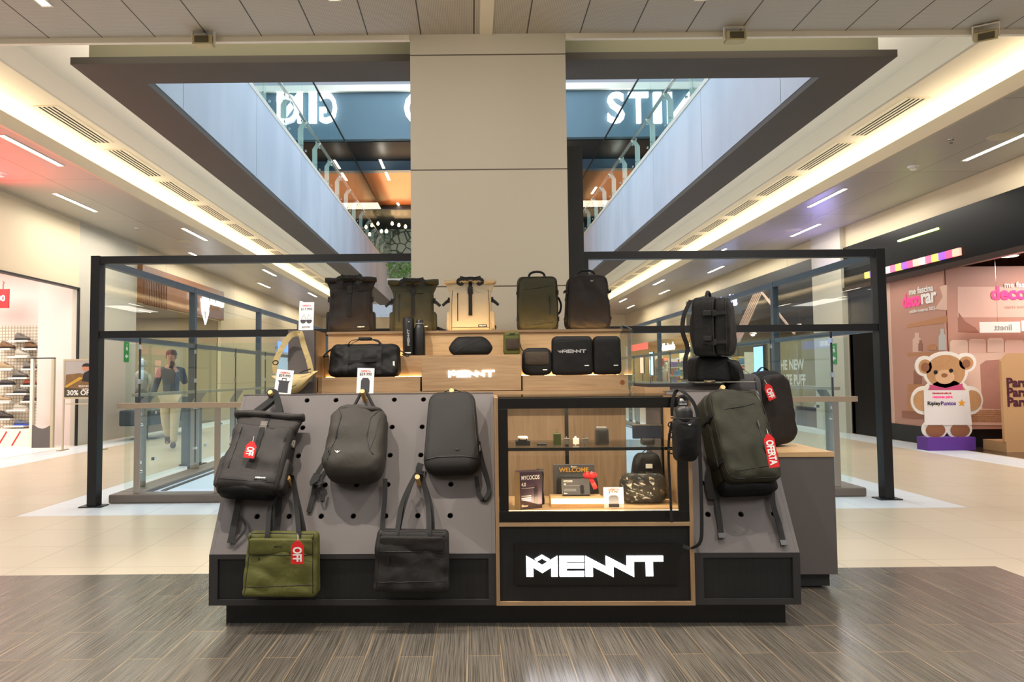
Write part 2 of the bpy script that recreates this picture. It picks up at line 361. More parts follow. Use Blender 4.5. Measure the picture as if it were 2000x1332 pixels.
# stepped ceiling round the opening
mb = MB(); zu = 4.97
mb.box(-5.1, 5.4, 6.24, 6.9, zu, zu+.05); mb.box(-5.1, -3.4, 6.9, YE, zu, zu+.05); mb.box(3.7, 5.4, 6.9, YE, zu, zu+.05)
struct('ceiling', mb, 'cream_grey')
mb = MB(); mb.box(-5.06, -5.015, 6.24, YE, 4.70, zu); mb.box(5.32, 5.365, 6.24, YE, 4.70, zu)
struct('ceiling', mb, 'taupe')
mb = MB(); mb.box(-7.0, -5.0601, 6.24, YE, 4.70, 4.75); mb.box(5.3651, 7.3, 6.24, YE, 4.70, 4.75)
struct('ceiling', mb, 'cream')
mb = MB(); mb.box(-5.64, -5.594, 6.24, YE, ZC-.001, 4.485); mb.box(5.957, 6.003, 6.24, YE, ZC-.001, 4.485)
struct('trim_3', mb, 'lip')
mb = MB(); mb.box(XL, -5.64, 6.24, YE, ZC, ZC+.03); mb.box(6.003, XR, 6.24, YE, ZC, ZC+.03)
struct('ceiling', mb, 'aisle_panels')
for x, w in ((-5.86, 'left'), (6.22, 'right')):
    t = tag(obj('cove_light', B(x-.05, x+.05, 6.4, YE-.5, 4.40, 4.43), 'glow_warm'), 'long warm cove light strip hidden behind the %s ceiling lip' % w, 'light strip')
# soffit ring and slab edges of the opening
YV = 30
mb = MB(); mb.box(-3.864, 4.163, 6.73, 7.2, ZC, 4.38); mb.box(-3.864, -3.33, 7.2, YV, ZC, 4.38); mb.box(3.634, 4.163, 7.2, YV, ZC, 4.38)
struct('trim_4', mb, 'soffit')
mb = MB(); mb.box(-3.75, 4.05, 6.85, 7.2, 4.38, 5.78); struct('trim_5', mb, 'green_plaster')
mb = MB()
for k in range(8):
    y0, y1 = [7.2, 8.1, 10.9, 13.8, 16.7, 19.6, 22.5, 25.4, 30][k:k+2]
    for a, b in ((-3.75, -3.325), (3.629, 4.05)): mb.box(a, b, y0+.006, y1-.006, 4.381, 5.76)
mb.box(-3.4, 3.7, YV, YV+.3, 4.31, 5.76)
struct('wall_opening', mb, 'fascia_plaster')
mb = MB(); mb.box(-9.5, -3.32, 6.85, YE, 5.70, 5.78); mb.box(3.62, 9.8, 6.85, YE, 5.70, 5.78); mb.box(-9.5, 9.8, 3, 6.85, 5.70, 5.78); mb.box(-9.5, 9.8, YV, YE, 5.70, 5.78)
struct('floor', mb, 'cream_grey')
# stone clad column and the black duct behind it
struct('trim_6', B(-.522, .866, 6.199, 7.0, 0, ZC+.3), 'stone_clad')
struct('trim_7', B(.98, 1.135, 7.02, 7.2, 0, 3.55), 'near_black')
# outer walls
def wall_l(name, y0, y1, z0, z1, m, t=.12, off=0): return struct(name, B(XL-t, XL+off, y0, y1, z0, z1), m)
def wall_r(name, y0, y1, z0, z1, m, t=.12, off=0): return struct(name, B(XR-off, XR+t, y0, y1, z0, z1), m)
wall_l('wall_left', -4, 13.62, 3.03, ZC, 'cream'); wall_l('wall_left', 13.62, 15.97, 0, ZC, 'cream_grey'); wall_l('wall_left', 15.97, 21.4, 3.0, ZC, 'wall_panels')
wall_l('wall_left', 21.4, 27.3, 0, ZC, 'wall_panels'); wall_l('wall_left', 27.3, 33.5, 2.6, ZC, 'wall_panels'); wall_l('wall_left', 33.5, YE, 0, ZC, 'wall_panels')
mb = MB(); mb.box(XL-.1, XL+.03, -4, 13.62, 3.0, 3.03); mb.box(XL-.005, XL+.03, 13.57, 13.619, 0, 3.0); struct('trim_8', mb, 'near_black')
wall_r('wall_right', -4, 14.74, 3.86, ZC, 'cream'); wall_r('wall_right', 14.74, 16.0, 0, ZC, 'cream_grey', off=.12); wall_r('wall_right', 16.0, YE, 3.86, ZC, 'wall_panels')
wall_r('wall_right', -4, 14.74, 3.02, 3.86, 'black_gloss', off=.06); wall_r('wall_right', 16, 25.5, 2.75, 3.86, 'near_black', off=.10)
wall_r('wall_right', 25.5, YE, 2.7, 3.86, 'wall_panels', off=.05)
struct('trim_9', B(XR-.1, XR, -4, 14.74, 2.93, 3.02), mat('bronze', (70, 52, 46), .25, metal=.5))
mb = MB(); mb.box(XL, XR, YE, YE+.1, 0, ZC); struct('wall_far', mb, 'cream')
struct('wall_near', B(XL, XR, -4.1, -4, 0, ZC), 'cream_grey')
# upper level
mb = MB(); mb.box(-9.6, -9.5, 3, YE, 5.78, 10.5); mb.box(9.8, 9.9, 3, YE, 5.78, 10.5); struct('wall_upper', mb, 'pale_blue')
struct('wall_upper', B(-9.5, 9.8, 20, 20.2, 8.07, 9.44), 'dark_blue')
struct('trim_10', B(-9.5, 9.8, 19.9, 20.3, 9.44, 9.62), 'white_trim')
struct('ceiling', B(-9.5, 9.8, 20.2, 22, 8.05, 8.1), 'near_black')
struct('trim_11', B(-9.5, 9.8, 22, 22.3, 7.75, 8.05), mat('beam_blue', (90, 108, 124), .5))
struct('ceiling', B(-9.5, 9.8, 22.3, YV, 7.75, 7.85), 'brown_ceiling')
struct('ceiling', B(-9.5, 9.8, YV-3.5, YV, 7.55, 7.74), 'near_black')
def rubble():
    m, nt, p, N, L = node_mat('rubble_stone'); g = N.new('ShaderNodeNewGeometry')
    v = N.new('ShaderNodeTexVoronoi'); v.feature = 'DISTANCE_TO_EDGE'; v.inputs['Scale'].default_value = 3.2; L.new(g.outputs['Position'], v.inputs['Vector'])
    r = N.new('ShaderNodeValToRGB'); r.color_ramp.elements[0].position = .03; r.color_ramp.elements[1].position = .12
    r.color_ramp.elements[0].color = (.03, .06, .05, 1); r.color_ramp.elements[1].color = (*srgb(176, 196, 190), 1)
    L.new(v.outputs['Distance'], r.inputs[0]); L.new(r.outputs[0], p.inputs['Base Color'])
rubble()
struct('wall_upper', B(-9.5, 9.8, YV, YV+.2, 5.78, 7.8), 'rubble_stone')
area('restaurant_light', (0, 25, 7.5), 6, 160, (1, .6, .28), (PI, 0, 0), sy=6); area('restaurant_light', (0, 27, 7.6), 8, 130, (1, .8, .6), sy=3)
# void base
struct('floor', B(-3.5, 3.8, 7.42, YV, .0, .05), 'pale_blue')
mb = MB(); mb.box(-3.68, 3.98, 7.22, 7.42, 0, .09); mb.box(-3.68, -3.42, 7.42, YV, 0, .09); mb.box(3.72, 3.98, 7.42, YV, 0, .09); struct('trim_12', mb, 'kerb', bevel=.015)
mb = MB(); mb.box(-3.36, -3.30, 7.7, YV, .05, .056); mb.box(3.60, 3.66, 7.7, YV, .05, .056); struct('trim_13', mb, 'near_black')

# ---------------------------------------------------------------- ceiling fittings
def vent(x, y, label):
    t = thing('ceiling_vent', label, 'air vent', (x, y, 4.70), group='slotted vents along the %s cove' % ('left' if x < 0 else 'right'))
    obj('backing', B(-.13, .13, -.69, .69, -.003, 0), 'dark_gap', t)
    fr = MB(); fr.box(-.15, -.12, -.71, .71, -.012, 0); fr.box(.12, .15, -.71, .71, -.012, 0); fr.box(-.12, .12, -.71, -.69, -.012, 0); fr.box(-.12, .12, .69, .71, -.012, 0)
    obj('frame', fr, 'cream', t)
    for k in range(5): obj('slat', B(-.127+k*.058, -.104+k*.058, -.69, .69, -.010, -.003), 'cream', t)
    return t
ords = ['nearest', 'second', 'third', 'fourth', 'fifth', 'sixth', 'seventh', 'eighth', 'ninth', 'tenth', 'eleventh', 'twelfth', 'thirteenth']
for side, x in (('left', -5.33), ('right', 5.65)):
    p = None
    for k in range(13):
        lab = 'cream slotted air vent above the %s aisle, %s from the camera' % (side, ords[k])
        p0 = (x, 9.45+1.72*k, 4.70)
        if p is None: p = vent(x, p0[1], lab)
        else: dup(p, p0, lab)
def linear_light(x, y, label, group, z=ZC, L=1.28, m='glow_white'):
    t = thing('linear_light', label, 'ceiling light', (x, y, z), group=group)
    f = MB(); f.box(-.05, -.035, -L/2-.02, L/2+.02, -.008, 0); f.box(.035, .05, -L/2-.02, L/2+.02, -.008, 0); f.box(-.035, .035, -L/2-.02, -L/2, -.008, 0); f.box(-.035, .035, L/2, L/2+.02, -.008, 0)
    obj('trim_ring', f, 'white_trim', t); obj('diffuser', B(-.035, .035, -L/2, L/2, -.005, 0), m, t); return t
pl = None
for side, xs, ys in (('left', (-5.83, -6.8), (9.33, 12.12, 14.9)), ('right', (7.18, 6.245), (9.5, 12.16, 14.9))):
    n = 0
    for i in range(9):
        y = ys[0]+2.78*i; x = xs[i % 2]
        lab = 'slim white linear light in the %s aisle ceiling, %s from the camera' % (side, ords[n]); n += 1
        if pl is None: pl = linear_light(x, y, lab, 'linear lights of the aisles')
        else: dup(pl, (x, y, ZC), lab)
for x, y, w in ((-3.44, 5.0, 'left of the stand'), (-1.08, 4.95, 'left of the column'), (1.9, 5.0, 'right of the column')):
    dup(pl, (x, y, ZC), 'short linear light in the near perforated ceiling, '+w)
for x, y, lab in ((-6.9, 10.3, 'left ceiling under the red glow'), (6.6, 10.4, 'right ceiling beside the linear light')):
    t = thing('smoke_detector', 'white smoke detector on the '+lab, 'smoke detector', (x, y, ZC))
    obj('base', MB().lathe([(.075, -.012), (.08, 0)]), 'white', t); obj('sensor', MB().lathe([(.03, -.06), (.045, -.05), (.05, -.03), (.06, -.012)]), 'white', t)
for x, y, lab in ((-6.35, 15.6, 'left'), (6.95, 9.1, 'right near'), (6.9, 15.0, 'right far')):
    t = tag(obj('ceiling_speaker', MB().lathe([(.16, -.008), (.17, 0)], 28, (x, y, ZC)), 'lip', smooth='auto'), 'round flush speaker grille in the %s aisle ceiling' % lab, 'speaker')
for x, y, lab in ((-6.75, 14.2, 'left aisle between two linear lights'), (6.35, 9.2, 'right aisle near the camera'), (6.6, 13.6, 'right aisle further back')):
    o = MB(); o.lathe([(.03, -.01), (.035, 0)], 12, (x, y, ZC)); o.lathe([(.022, -.05), (.022, -.045), (.006, -.04), (.006, -.01)], 10, (x, y, ZC)); tag(obj('sprinkler', o, 'chrome'), 'small sprinkler head in the ceiling, '+lab, 'sprinkler')
# floodlights hanging behind the ceiling edge
def flood(px, py, lab, rz=0, rx=0):
    p = at(px, py, 6.11)
    t = thing('floodlight', lab, 'floodlight', (p.x, p.y, p.z), (rx, 0, rz))
    obj('housing', B(-.085, .085, -.04, .06, -.05, .035), mat('beige_plastic', (196, 182, 140), .5), t, bevel=.006)
    obj('lens', B(-.06, .06, -.05, -.038, -.035, .02), mat('lens_glass', (90, 82, 60), .2), t)
    b = MB(); b.box(-.10, -.09, -.01, .02, -.03, .08); b.box(.09, .10, -.01, .02, -.03, .08); b.box(-.10, .10, -.01, .02, .08, .09); obj('bracket', b, 'white_trim', t)
    obj('stem', MB().tube([(0, .005, .09), (0, .005, .0+ZC-p.z)], .012), 'white_trim', t)
flood(397, 79, 'beige floodlight under the dark soffit left of the column'); flood(1436, 71, 'beige floodlight under the dark soffit right of the column')
flood(1925, 68, 'grey floodlight turned sideways at the top right', math.radians(-30), math.radians(25))

# ---------------------------------------------------------------- steel screen round the opening
YF = 7.08
def screen(x0, x1, label, sgn):
    t = thing('steel_screen', label, 'glazed steel frame', (x0, YF, 0)); w = x1-x0
    xo = 0 if sgn < 0 else w                          # outer corner
    post = lambda y: B(xo-.045, xo+.045, y-.05, y+.07, .008, 2.49)
    obj('post', post(0), 'frame_black', t, bevel=.004); obj('base_plate', B(xo-.11, xo+.11, -.08, .08, 0, .01), 'frame_black', t)
    obj('top_beam', B(min(0, xo), max(w, xo), -.04, .04, 2.41, 2.49) if 0 else B(.045 if sgn < 0 else 0, w if sgn < 0 else w-.045, -.04, .04, 2.41, 2.485), 'frame_black', t)
    obj('middle_beam', B(.045 if sgn < 0 else 0, w if sgn < 0 else w-.045, -.035, .035, 1.665, 1.735), 'frame_black', t)
    xi = w-.03 if sgn < 0 else .03
    obj('inner_post', B(xi-.03, xi+.03, -.04, .04, 1.735, 2.41), 'frame_black', t)
    obj('glass_pane', B(.07 if sgn < 0 else .06, w-.06 if sgn < 0 else w-.07, -.004, .004, 1.74, 2.405), 'clear_glass', t)
    blue = mat('frame_steel_blue', (66, 84, 98), .4, metal=.2)
    obj('side_beam', B(xo-.035, xo+.035, .05, 22.8, 2.41, 2.48), blue, t); obj('side_beam', B(xo-.035, xo+.035, .05, 22.8, 1.665, 1.72), blue, t)
    ys = [0, 2.45, 5.4, 8.35, 11.3, 14.25, 17.2, 20.1, 22.8]
    for a, b in zip(ys[:-1], ys[1:]):
        obj('side_post', B(xo-.04, xo+.04, b-.04, b+.04, 0, 2.48), blue, t)
        obj('side_pane', B(xo-.004, xo+.004, a+.055, b-.045, 1.725, 2.405), 'clear_glass', t)
screen(-3.75, -.53, 'black steel and glass screen on the left of the stone column', -1)
screen(1.12, 4.10, 'black steel and glass screen on the right of the stone column', 1)

# ---------------------------------------------------------------- glass balustrades
def clip(mb, x, y, z, sx): mb.tube([(x, y, z), (x+sx, y, z)], .016, 8); mb.lathe([(.026, -.006), (.026, .006)], 12, (x, y, z))
def balustrade(name, label, x, sgn, z0, ys, gx, up=False):
    t = thing(name, label, 'glass railing', (x, ys[0], z0)); hp = .98 if not up else .75
    for a, b in zip(ys[:-1], ys[1:]):
        p = obj('glass_panel', B(gx-.006, gx+.006, a-ys[0]+.008, b-ys[0]-.008, .02 if up else .1, 1.86 if up else 1.62), 'upper_glass' if up else 'green_glass', t)
        y = a-ys[0]
        st = MB(); st.prismx([(y+.33, 0), (y+.40, 0), (y+.40, hp-.14), (y+.33, hp-.14)], -.008, .008); st.v = [(vx, vy, vz) for vx, vy, vz in st.v]
        st = MB(); st.add([], []); st.box(-.055, .055, y+.34, y+.355, 0, hp-.14)
        st.v += []; k = MB(); k.prism([(-.055, hp-.14), (.055, hp-.14), (.055-sgn*.09, hp), (-.055-sgn*.09, hp)], y+.34, y+.355); st.add(k.v, k.f)
        obj('stanchion', st, 'steel' if not up else 'white_trim', t)
        for yy in (y, y+.35):
            for zz in ((.3, .8) if not up else (.15, .65)): obj('glass_clamp', MB().cbox(gx, yy, zz, .035, .05, .03), 'chrome', t)
        if not up:
            for zz in (1.14, 1.5): obj('glass_clamp', MB().cbox(gx, y, zz, .022, .05, .05), 'chrome', t)
    L = ys[-1]-ys[0]
    obj('handrail', B(-sgn*.09-.03, -sgn*.09+.03, 0, L, hp, hp+.035), 'rail_tan' if not up else 'steel', t)
    if up: obj('top_rail', B(gx-.02, gx+.02, 0, L, 1.86, 1.885), 'frame_black', t)
    else: obj('joint_seal', MB().add(*(lambda q: (q.v, q.f))(sum_boxes(gx, ys))), 'near_black', t)
    return t
def sum_boxes(gx, ys):
    q = MB()
    for a in ys[1:-1]: q.box(gx-.007, gx+.007, a-ys[0]-.008, a-ys[0]+.008, .12, 1.6)
    q.box(gx-.007, gx+.007, -.012, .008, .12, 1.6)
    return q
gy = [7.4+1.5*k for k in range(11)]
balustrade('side_balustrade', 'glass railing along the left edge of the floor opening', -3.6, -1, .09, gy, .14)
balustrade('side_balustrade', 'glass railing along the right edge of the floor opening', 3.9, 1, .09, gy, -.14)
uy = [7.4+1.32*k for k in range(18)]
balustrade('upper_balustrade', 'tall upper floor glass railing on the left slab edge', -3.47, -1, 5.76, uy, .11, True)
balustrade('upper_balustrade', 'tall upper floor glass railing on the right slab edge', 3.77, 1, 5.76, uy, -.11, True)
def front_rail(x0, x1, label, post_x):
    t = thing('front_balustrade', label, 'glass railing', (x0, 7.3, 0)); w = x1-x0
    obj('handrail', B(0, w, -.05, .0, .955, 1.01), 'rail_tan', t, bevel=.004)
    obj('glass_panel', B(.02, w-.02, .08, .092, .12, 1.62), 'green_glass', t)
    for px in post_x:
        s = MB(); s.box(px-x0-.03, px-x0+.03, -.03, -.015, .09, .82)
        s.add([(px-x0-.03, -.03, .82), (px-x0+.03, -.03, .82), (px-x0+.03, -.015, .82), (px-x0-.03, -.015, .82), (px-x0-.03, .03-.06, .96), (px-x0+.03, -.03, .96), (px-x0+.03, -.015, .96), (px-x0-.03, -.015, .96)],
              [(0, 1, 5, 4), (1, 2, 6, 5), (2, 3, 7, 6), (3, 0, 4, 7)])
        obj('stanchion', s, 'steel', t)
        for z in (.30, .78): obj('glass_clamp', MB().tube([(px-x0, -.0149, z), (px-x0, .08, z)], .014, 8), 'chrome', t)
front_rail(-3.62, -.6, 'glass railing with tan handrail at the near left end of the opening', (-3.42, -2.6, -1.5))
front_rail(1.2, 3.94, 'glass railing with tan handrail at the near right end of the opening', (3.72, 3.0, 2.0))

# upper sign letters
for ch, px, w, mir in (('N', 566, 50, 1), ('I', 611, 15, 0), ('G', 641, 34, 1), ('C', 812, 46, 0), ('S', 1203, 34, 0), ('T', 1247, 40, 0), ('I', 1284, 16, 0), ('N', 1328, 50, 1)):
    p = at(px, 214, 19.93); m = text_mb(ch, 1.28, .1, .02); xs = [v[0] for v in m.v]; s = (w/1384*19.9)/(max(xs)-min(xs)); c = (max(xs)+min(xs))/2; zs = [v[2] for v in m.v]; sz_ = .9/(max(zs)-min(zs))
    m.v = [((v[0]-c)*s*(-1 if mir else 1), v[1], v[2]*sz_) for v in m.v]; m.f = [f_[::-1] for f_ in m.f] if mir else m.f
    tag(obj('sign_letter', m, mat('letter_glow', (250, 252, 255), emit=1.3), loc=(p.x, p.y, p.z)), 'lit white letter %s on the upper blue wall, %s' % (ch, {566: 'far left', 611: 'behind left railing glass', 641: 'next to the left rail', 812: 'half hidden by the column', 1203: 'at the right railing', 1247: 'right of the column', 1284: 'between T and N', 1328: 'far right'}[px]), 'sign letter', 'letters of the upper sign')
# restaurant details
for i, (px, py) in enumerate([(694, 411), (718, 422), (766, 437), (779, 440), (792, 443), (745, 452), (755, 452), (722, 458), (1365-60, 402), (1150, 460)]):
    p = at(px, py, 27.5+.1*i); t = thing('string_bulb', 'warm globe bulb hanging in the upper restaurant, '+['lowest left', 'left under the railing', 'third along the rail', 'middle of the row by the column', 'touching the column edge', 'upper bulb of the bright pair', 'lower bulb of the bright pair', 'lower middle', 'right of the column, upper', 'right of the column, lower'][i], 'light bulb', (p.x, p.y, p.z), group='string lights of the upper restaurant')
    obj('globe', MB().lathe([(.02, -.06), (.045, -.04), (.058, 0), (.045, .04), (.025, .08)], 10), mat('bulb_glow', (255, 214, 150), emit=12), t, smooth=True)
    obj('socket', MB().tube([(0, 0, .08), (0, 0, .16)], .025, 6), 'near_black', t); obj('wire', MB().tube([(0, 0, .16), (0, 0, max(.3, 7.55-p.z))], .006, 4), 'near_black', t)
for i, (px, py) in enumerate([(746, 320), (757, 344), (779, 402), (790, 418), (1206, 316), (1160, 372)]):
    d = ray(px, py); k = (7.745-CAMH)/d.z
    linear_light(d.x*k, d.y*k, 'short white light in the brown upper ceiling, %s' % (['left of the column, nearest', 'left of the column, second', 'left, at the dark bulkhead', 'left, behind the bulkhead', 'right of the column, high', 'right of the column, low'][i]), 'lights in the brown upper ceiling', 7.745, .9)
g = MB(); rnd = random.Random(4)
for k in range(260):
    a = Vector((rnd.uniform(-.45, .45), rnd.uniform(-.2, .2), rnd.uniform(-.3, .3))); b = a+Vector((rnd.uniform(-.12, .12), rnd.uniform(-.05, .05), rnd.uniform(-.02, .14))); g.ribbon([a, (a+b)/2+Vector((0, 0, .02)), b], [.01, .05, .005], .002, (1, .3, 0))
p = at(782, 530, 25); t = thing('hanging_plant', 'bright green leafy plant seen past the left of the column', 'plant', (p.x, p.y, p.z))
obj('foliage', g, mat('leaf_green', (92, 150, 60), .5), t); obj('planter', B(-.45, .45, -.2, .2, -.5, -.28), 'white', t)
# ---------------------------------------------------------------- the stand
wood('oak', (140, 112, 82), (164, 136, 102)); wood('oak_v', (136, 108, 78), (160, 130, 96), 'Z'); wood('oak_light', (186, 150, 106), (208, 174, 130))
mat('laminate', (88, 82, 81), .6, var=.03, vscale=8, bump=.08, bscale=250); mat('laminate_dark_shaded', (38, 37, 39), .6); mat('plinth_black', (5, 5, 6), .5)  # darker laminate has the shade on the front frames put into its colour
mat('peg_wood', (206, 166, 104), .5, var=.15, vscale=60); mat('letter_led', (246, 246, 255), emit=3.5); mat('led_warm', (255, 205, 130), emit=24); mat('led_step', (255, 205, 130), emit=9)
mat('black_paint', (5, 5, 6), .35)
SA = math.atan(.48/.79); SD = Vector((0, math.sin(SA), math.cos(SA))); SN = Vector((0, -math.cos(SA), math.sin(SA)))
def kthing(name, label, cat, loc=(0, 0, 0), rot=(0, 0, 0), group=None):
    return thing(name, label, cat, K(*loc), (rot[0], rot[1], rot[2]+KR), group)
def ktag(name, mb, m, label, cat, loc=(0, 0, 0), rot=(0, 0, 0), group=None, **k):
    return tag(obj(name, mb, m, loc=K(*loc), rot=(rot[0], rot[1], rot[2]+KR), **k), label, cat, group)
def spt(px, py, off=0):                              # pixel ray meets a plane parallel to the slanted board, kiosk coordinates
    Mi = KM.inverted(); o = Mi @ Vector((0, 0, CAMH)); d = Mi.to_3x3() @ ray(px, py); p0 = Vector((0, 0, .36))+SN*off
    return o + d*((p0-o).dot(SN)/d.dot(SN))
ktag('stand_plinth', B(-1.43, 1.405, .06, .55, 0, .108), 'plinth_black', 'long black recessed plinth under the front of the stand', 'plinth')
def peg_unit(x0, x1, label, holes, pegs):
    t = kthing('display_cabinet', label, 'display cabinet'); zb = .108
    prof = [(0, zb), (0, .36), (.478, 1.148), (.52, 1.148), (.52, zb)]
    for a, b in ((x0, x0+.018), (x1-.018, x1)): obj('side_panel', MB().prismx(prof, a, b), 'laminate', t)
    obj('back_panel', B(x0+.018, x1-.018, .50, .515, zb, 1.13), 'dark_gap', t)
    obj('top_panel', B(x0, x1, .486, .56, 1.149, 1.156), 'laminate', t)
    bd = obj('pegboard', holes_mb(x0+.0185, x1-.0185, 0, .922, holes, .0145, .016), 'laminate', t, rot=(-SA, 0, 0), loc=(0, 0, .36))
    obj('board_backing', B(x0+.02, x1-.02, .0, .006, 0, .90), 'dark_gap', t, rot=(-SA, 0, 0), loc=(0, SN.y*-.06, .36-.0))
    f = MB(); f.box(x0, x1, -.002, .02, .338, .362); f.box(x0, x1, -.002, .02, zb, .136); f.box(x0, x0+.044, -.002, .02, .136, .338); f.box(x1-.036, x1, -.002, .02, .136, .338)
    obj('face_frame', f, 'laminate_dark_shaded', t)
    obj('slatted_panel', B(x0+.04, x1-.03, .008, .016, .13, .345), 'slatted', t)
    obj('bottom_panel', B(x0, x1, 0.02, .5, zb, zb+.018), 'laminate_dark_shaded', t)
    for hx, hs, L in pegs:
        p = Vector((hx, 0, .36))+SD*hs
        obj('peg', MB().tube([p-SN*.03, p+SN*L], .0135, 14), 'peg_wood', t, smooth='auto')
    return t
HX = [-1.288+.168*i for i in range(8)]; HS = [.20, .373, .543, .715, .890]
peg_unit(-1.497, -.048, 'wide grey slanted pegboard cabinet at the left of the stand', [(x, s) for x in HX[:7] for s in HS if not (x < -1.4)], [(HX[0]-.02, .89, .10), (-.785, .89, .10), (-.282, .89, .10), (-1.13, .373, .10), (-.45, .373, .10)])
peg_unit(.940, 1.460, 'narrow grey slanted pegboard cabinet at the right of the stand', [(x, s) for x in (1.045, 1.213, 1.381) for s in HS], [(1.225, .89, .11)])
# glass showcase with the lit sign below
t = kthing('showcase', 'black framed glass showcase over a lit sign panel, edged in oak', 'display case')
x0, x1 = -.046, .938
f = MB(); f.box(x0, x0+.018, -.012, .5, .108, 1.14); f.box(x1-.018, x1, -.012, .5, .108, 1.14); obj('side_panel', f, 'oak_v', t)
obj('bottom_rail', B(x0+.018, x1-.018, -.012, .5, .108, .126), 'oak', t); obj('middle_rail', B(x0+.018, x1-.018, -.012, .5, .497, .516), 'oak', t)
f = MB(); a, b = x0+.019, x1-.019; f.box(a, b, -.008, .012, 1.084, 1.137); f.box(a, b, -.008, .012, .517, .571); f.box(a, .021, -.008, .012, .571, 1.084); f.box(.868, b, -.008, .012, .571, 1.084)
obj('door_frame', f, 'black_paint', t, bevel=.002); obj('front_glass', B(.021, .868, -.001, .004, .571, 1.084), 'case_glass', t)
obj('glass_top', B(a, b, -.006, .5, 1.1375, 1.1435), 'case_glass', t)
obj('case_floor', B(a, b, .013, .5, .545, .563), 'oak_light', t)
obj('glass_shelf', B(a+.001, b-.001, .04, .48, .876, .882), 'case_glass', t); obj('shelf_edge', B(a+.001, b-.001, .028, .04, .868, .884), 'black_paint', t)
f = MB(); f.box(a, a+.012, .48, .5, .563, 1.137); f.box(b-.012, b, .48, .5, .563, 1.137); f.box(.36, .38, .48, .5, .563, 1.137); f.box(a, b, .48, .5, 1.12, 1.137); obj('back_frame', f, 'black_paint', t)
obj('led_strip', B(a+.01, b-.01, .016, .022, 1.10, 1.106), 'led_step', t)
obj('led_strip', B(a+.01, b-.01, .016, .022, .566, .57), 'led_step', t)
obj('slatted_panel', B(a, b, .004, .012, .126, .497), 'slatted', t)
obj('back_panel', B(a, b, .48, .495, .126, .497), 'plinth_black', t)
obj('sign_plate', B(.048, .859, -.012, .004, .21, .407), 'black_paint', t)
obj('sign_lettering', logo_mb(.677, .006), 'letter_led', t, loc=(.4435, -.012, .302))
l = area('showcase_light', K(.44, .25, 1.125), .75, 2.4, (1, .82, .58), (0, 0, KR), sy=.3); l = area('showcase_light', K(.44, .10, .60), .7, .8, (1, .78, .5), (PI*.78, 0, KR), sy=.05)
# rear counter on the right
t = kthing('counter_cabinet', 'low dark grey counter with oak top behind the right end of the stand', 'cabinet')
obj('body', B(1.315, 1.931, .60, 1.22, .088, .762), 'laminate', t, bevel=.002); obj('plinth', B(1.33, 1.90, .64, 1.2, .012, .088), 'laminate_dark_shaded', t); obj('foot', B(1.35, 1.86, .66, 1.18, 0, .012), 'plinth_black', t)
obj('countertop', B(1.308, 1.931, .595, 1.24, .762, .792), 'oak_light', t, bevel=.002)
# platform behind the right pegboard
t = kthing('display_box', 'grey topped box with oak edge behind the right pegboard', 'display box')
obj('body', B(.93, 1.29, .58, .98, 0, 1.135), 'laminate', t); obj('top_panel', B(.86, 1.30, .575, 1.0, 1.178, 1.196), 'laminate_dark_shaded', t); obj('spacer', B(.986, 1.29, .58, .98, 1.1351, 1.1779), 'laminate', t); obj('oak_edge', B(.84, .985, .575, 1.0, 1.136, 1.177), 'oak', t)
# stepped oak unit at the back
t = kthing('stepped_display', 'stepped oak display unit with shelves in front of the stone column', 'display unit')
obj('base_cabinet', B(-1.24, .87, 1.34, 1.98, 0, 1.095), 'oak_v', t); obj('base_board', B(-1.262, .885, 1.27, 1.99, 1.096, 1.148), 'oak', t)
obj('top_tier', B(-1.27, .905, 1.66, 1.99, 1.149, 1.572), 'oak_light', t); obj('tier_cap', B(-1.278, .915, 1.645, 1.995, 1.5725, 1.584), 'oak', t)
obj('middle_step', B(-1.262, -.545, 1.52, 1.658, 1.149, 1.405), 'oak', t)
obj('left_step', B(-1.258, -.548, 1.30, 1.518, 1.149, 1.252), 'oak', t); obj('right_step', B(.160, .885, 1.30, 1.658, 1.149, 1.252), 'oak', t)
obj('sign_box', B(-.534, .150, 1.285, 1.658, 1.152, 1.383), 'oak', t, bevel=.002); obj('sign_box_lid', B(-.534, .150, 1.30, 1.658, 1.3845, 1.399), 'oak', t)
obj('sign_lettering', logo_mb(.318, .004), 'letter_led', t, loc=(-.192, 1.283, 1.268))
obj('led_strip', B(-1.26, -.56, 1.640, 1.652, 1.4055, 1.4075), 'led_step', t); obj('led_strip', B(.17, .88, 1.640, 1.652, 1.2525, 1.2545), 'led_step', t); obj('led_strip', B(-1.25, -.56, 1.505, 1.515, 1.2525, 1.2545), 'led_step', t)
obj('led_strip', B(-1.25, .89, 1.662, 1.672, 1.5842, 1.5865), 'led_warm', t); obj('front_lip', B(-1.278, .915, 1.645, 1.652, 1.5841, 1.591), 'oak', t)
kn = MB().lathe([(.016, -.001), (.016, .001)], 16); obj('round_mark', kn, 'wood_brown', t, loc=(.845, 1.299, 1.20), rot=(PI/2, 0, 0))
ktag('glass_divider', MB().prismx([(1.24, 1.149), (1.66, 1.149), (1.66, 1.60), (1.62, 1.625), (1.24, 1.56)], .902, .910), 'green_glass', 'upright green edged glass panel at the right end of the oak display', 'glass panel')
t = kthing('tall_cabinet', 'narrow tall grey cabinet with oak side at the left of the oak display', 'cabinet')
obj('body', B(-1.44, -1.272, 1.2, 1.56, 0, 1.577), 'laminate', t); obj('side_panel', B(-1.2715, -1.256+.003-.013+.005, 1.2, 1.25, 0, 1.577), 'laminate', t)
obj('oak_side', B(-1.2715, -1.266, 1.2505, 1.56, 0, 1.577), 'oak_v', t)
obj('hook', MB().tube([(-1.345, 1.2, 1.545), (-1.345, 1.15, 1.54), (-1.345, 1.14, 1.56)], .006, 8), 'white', t)

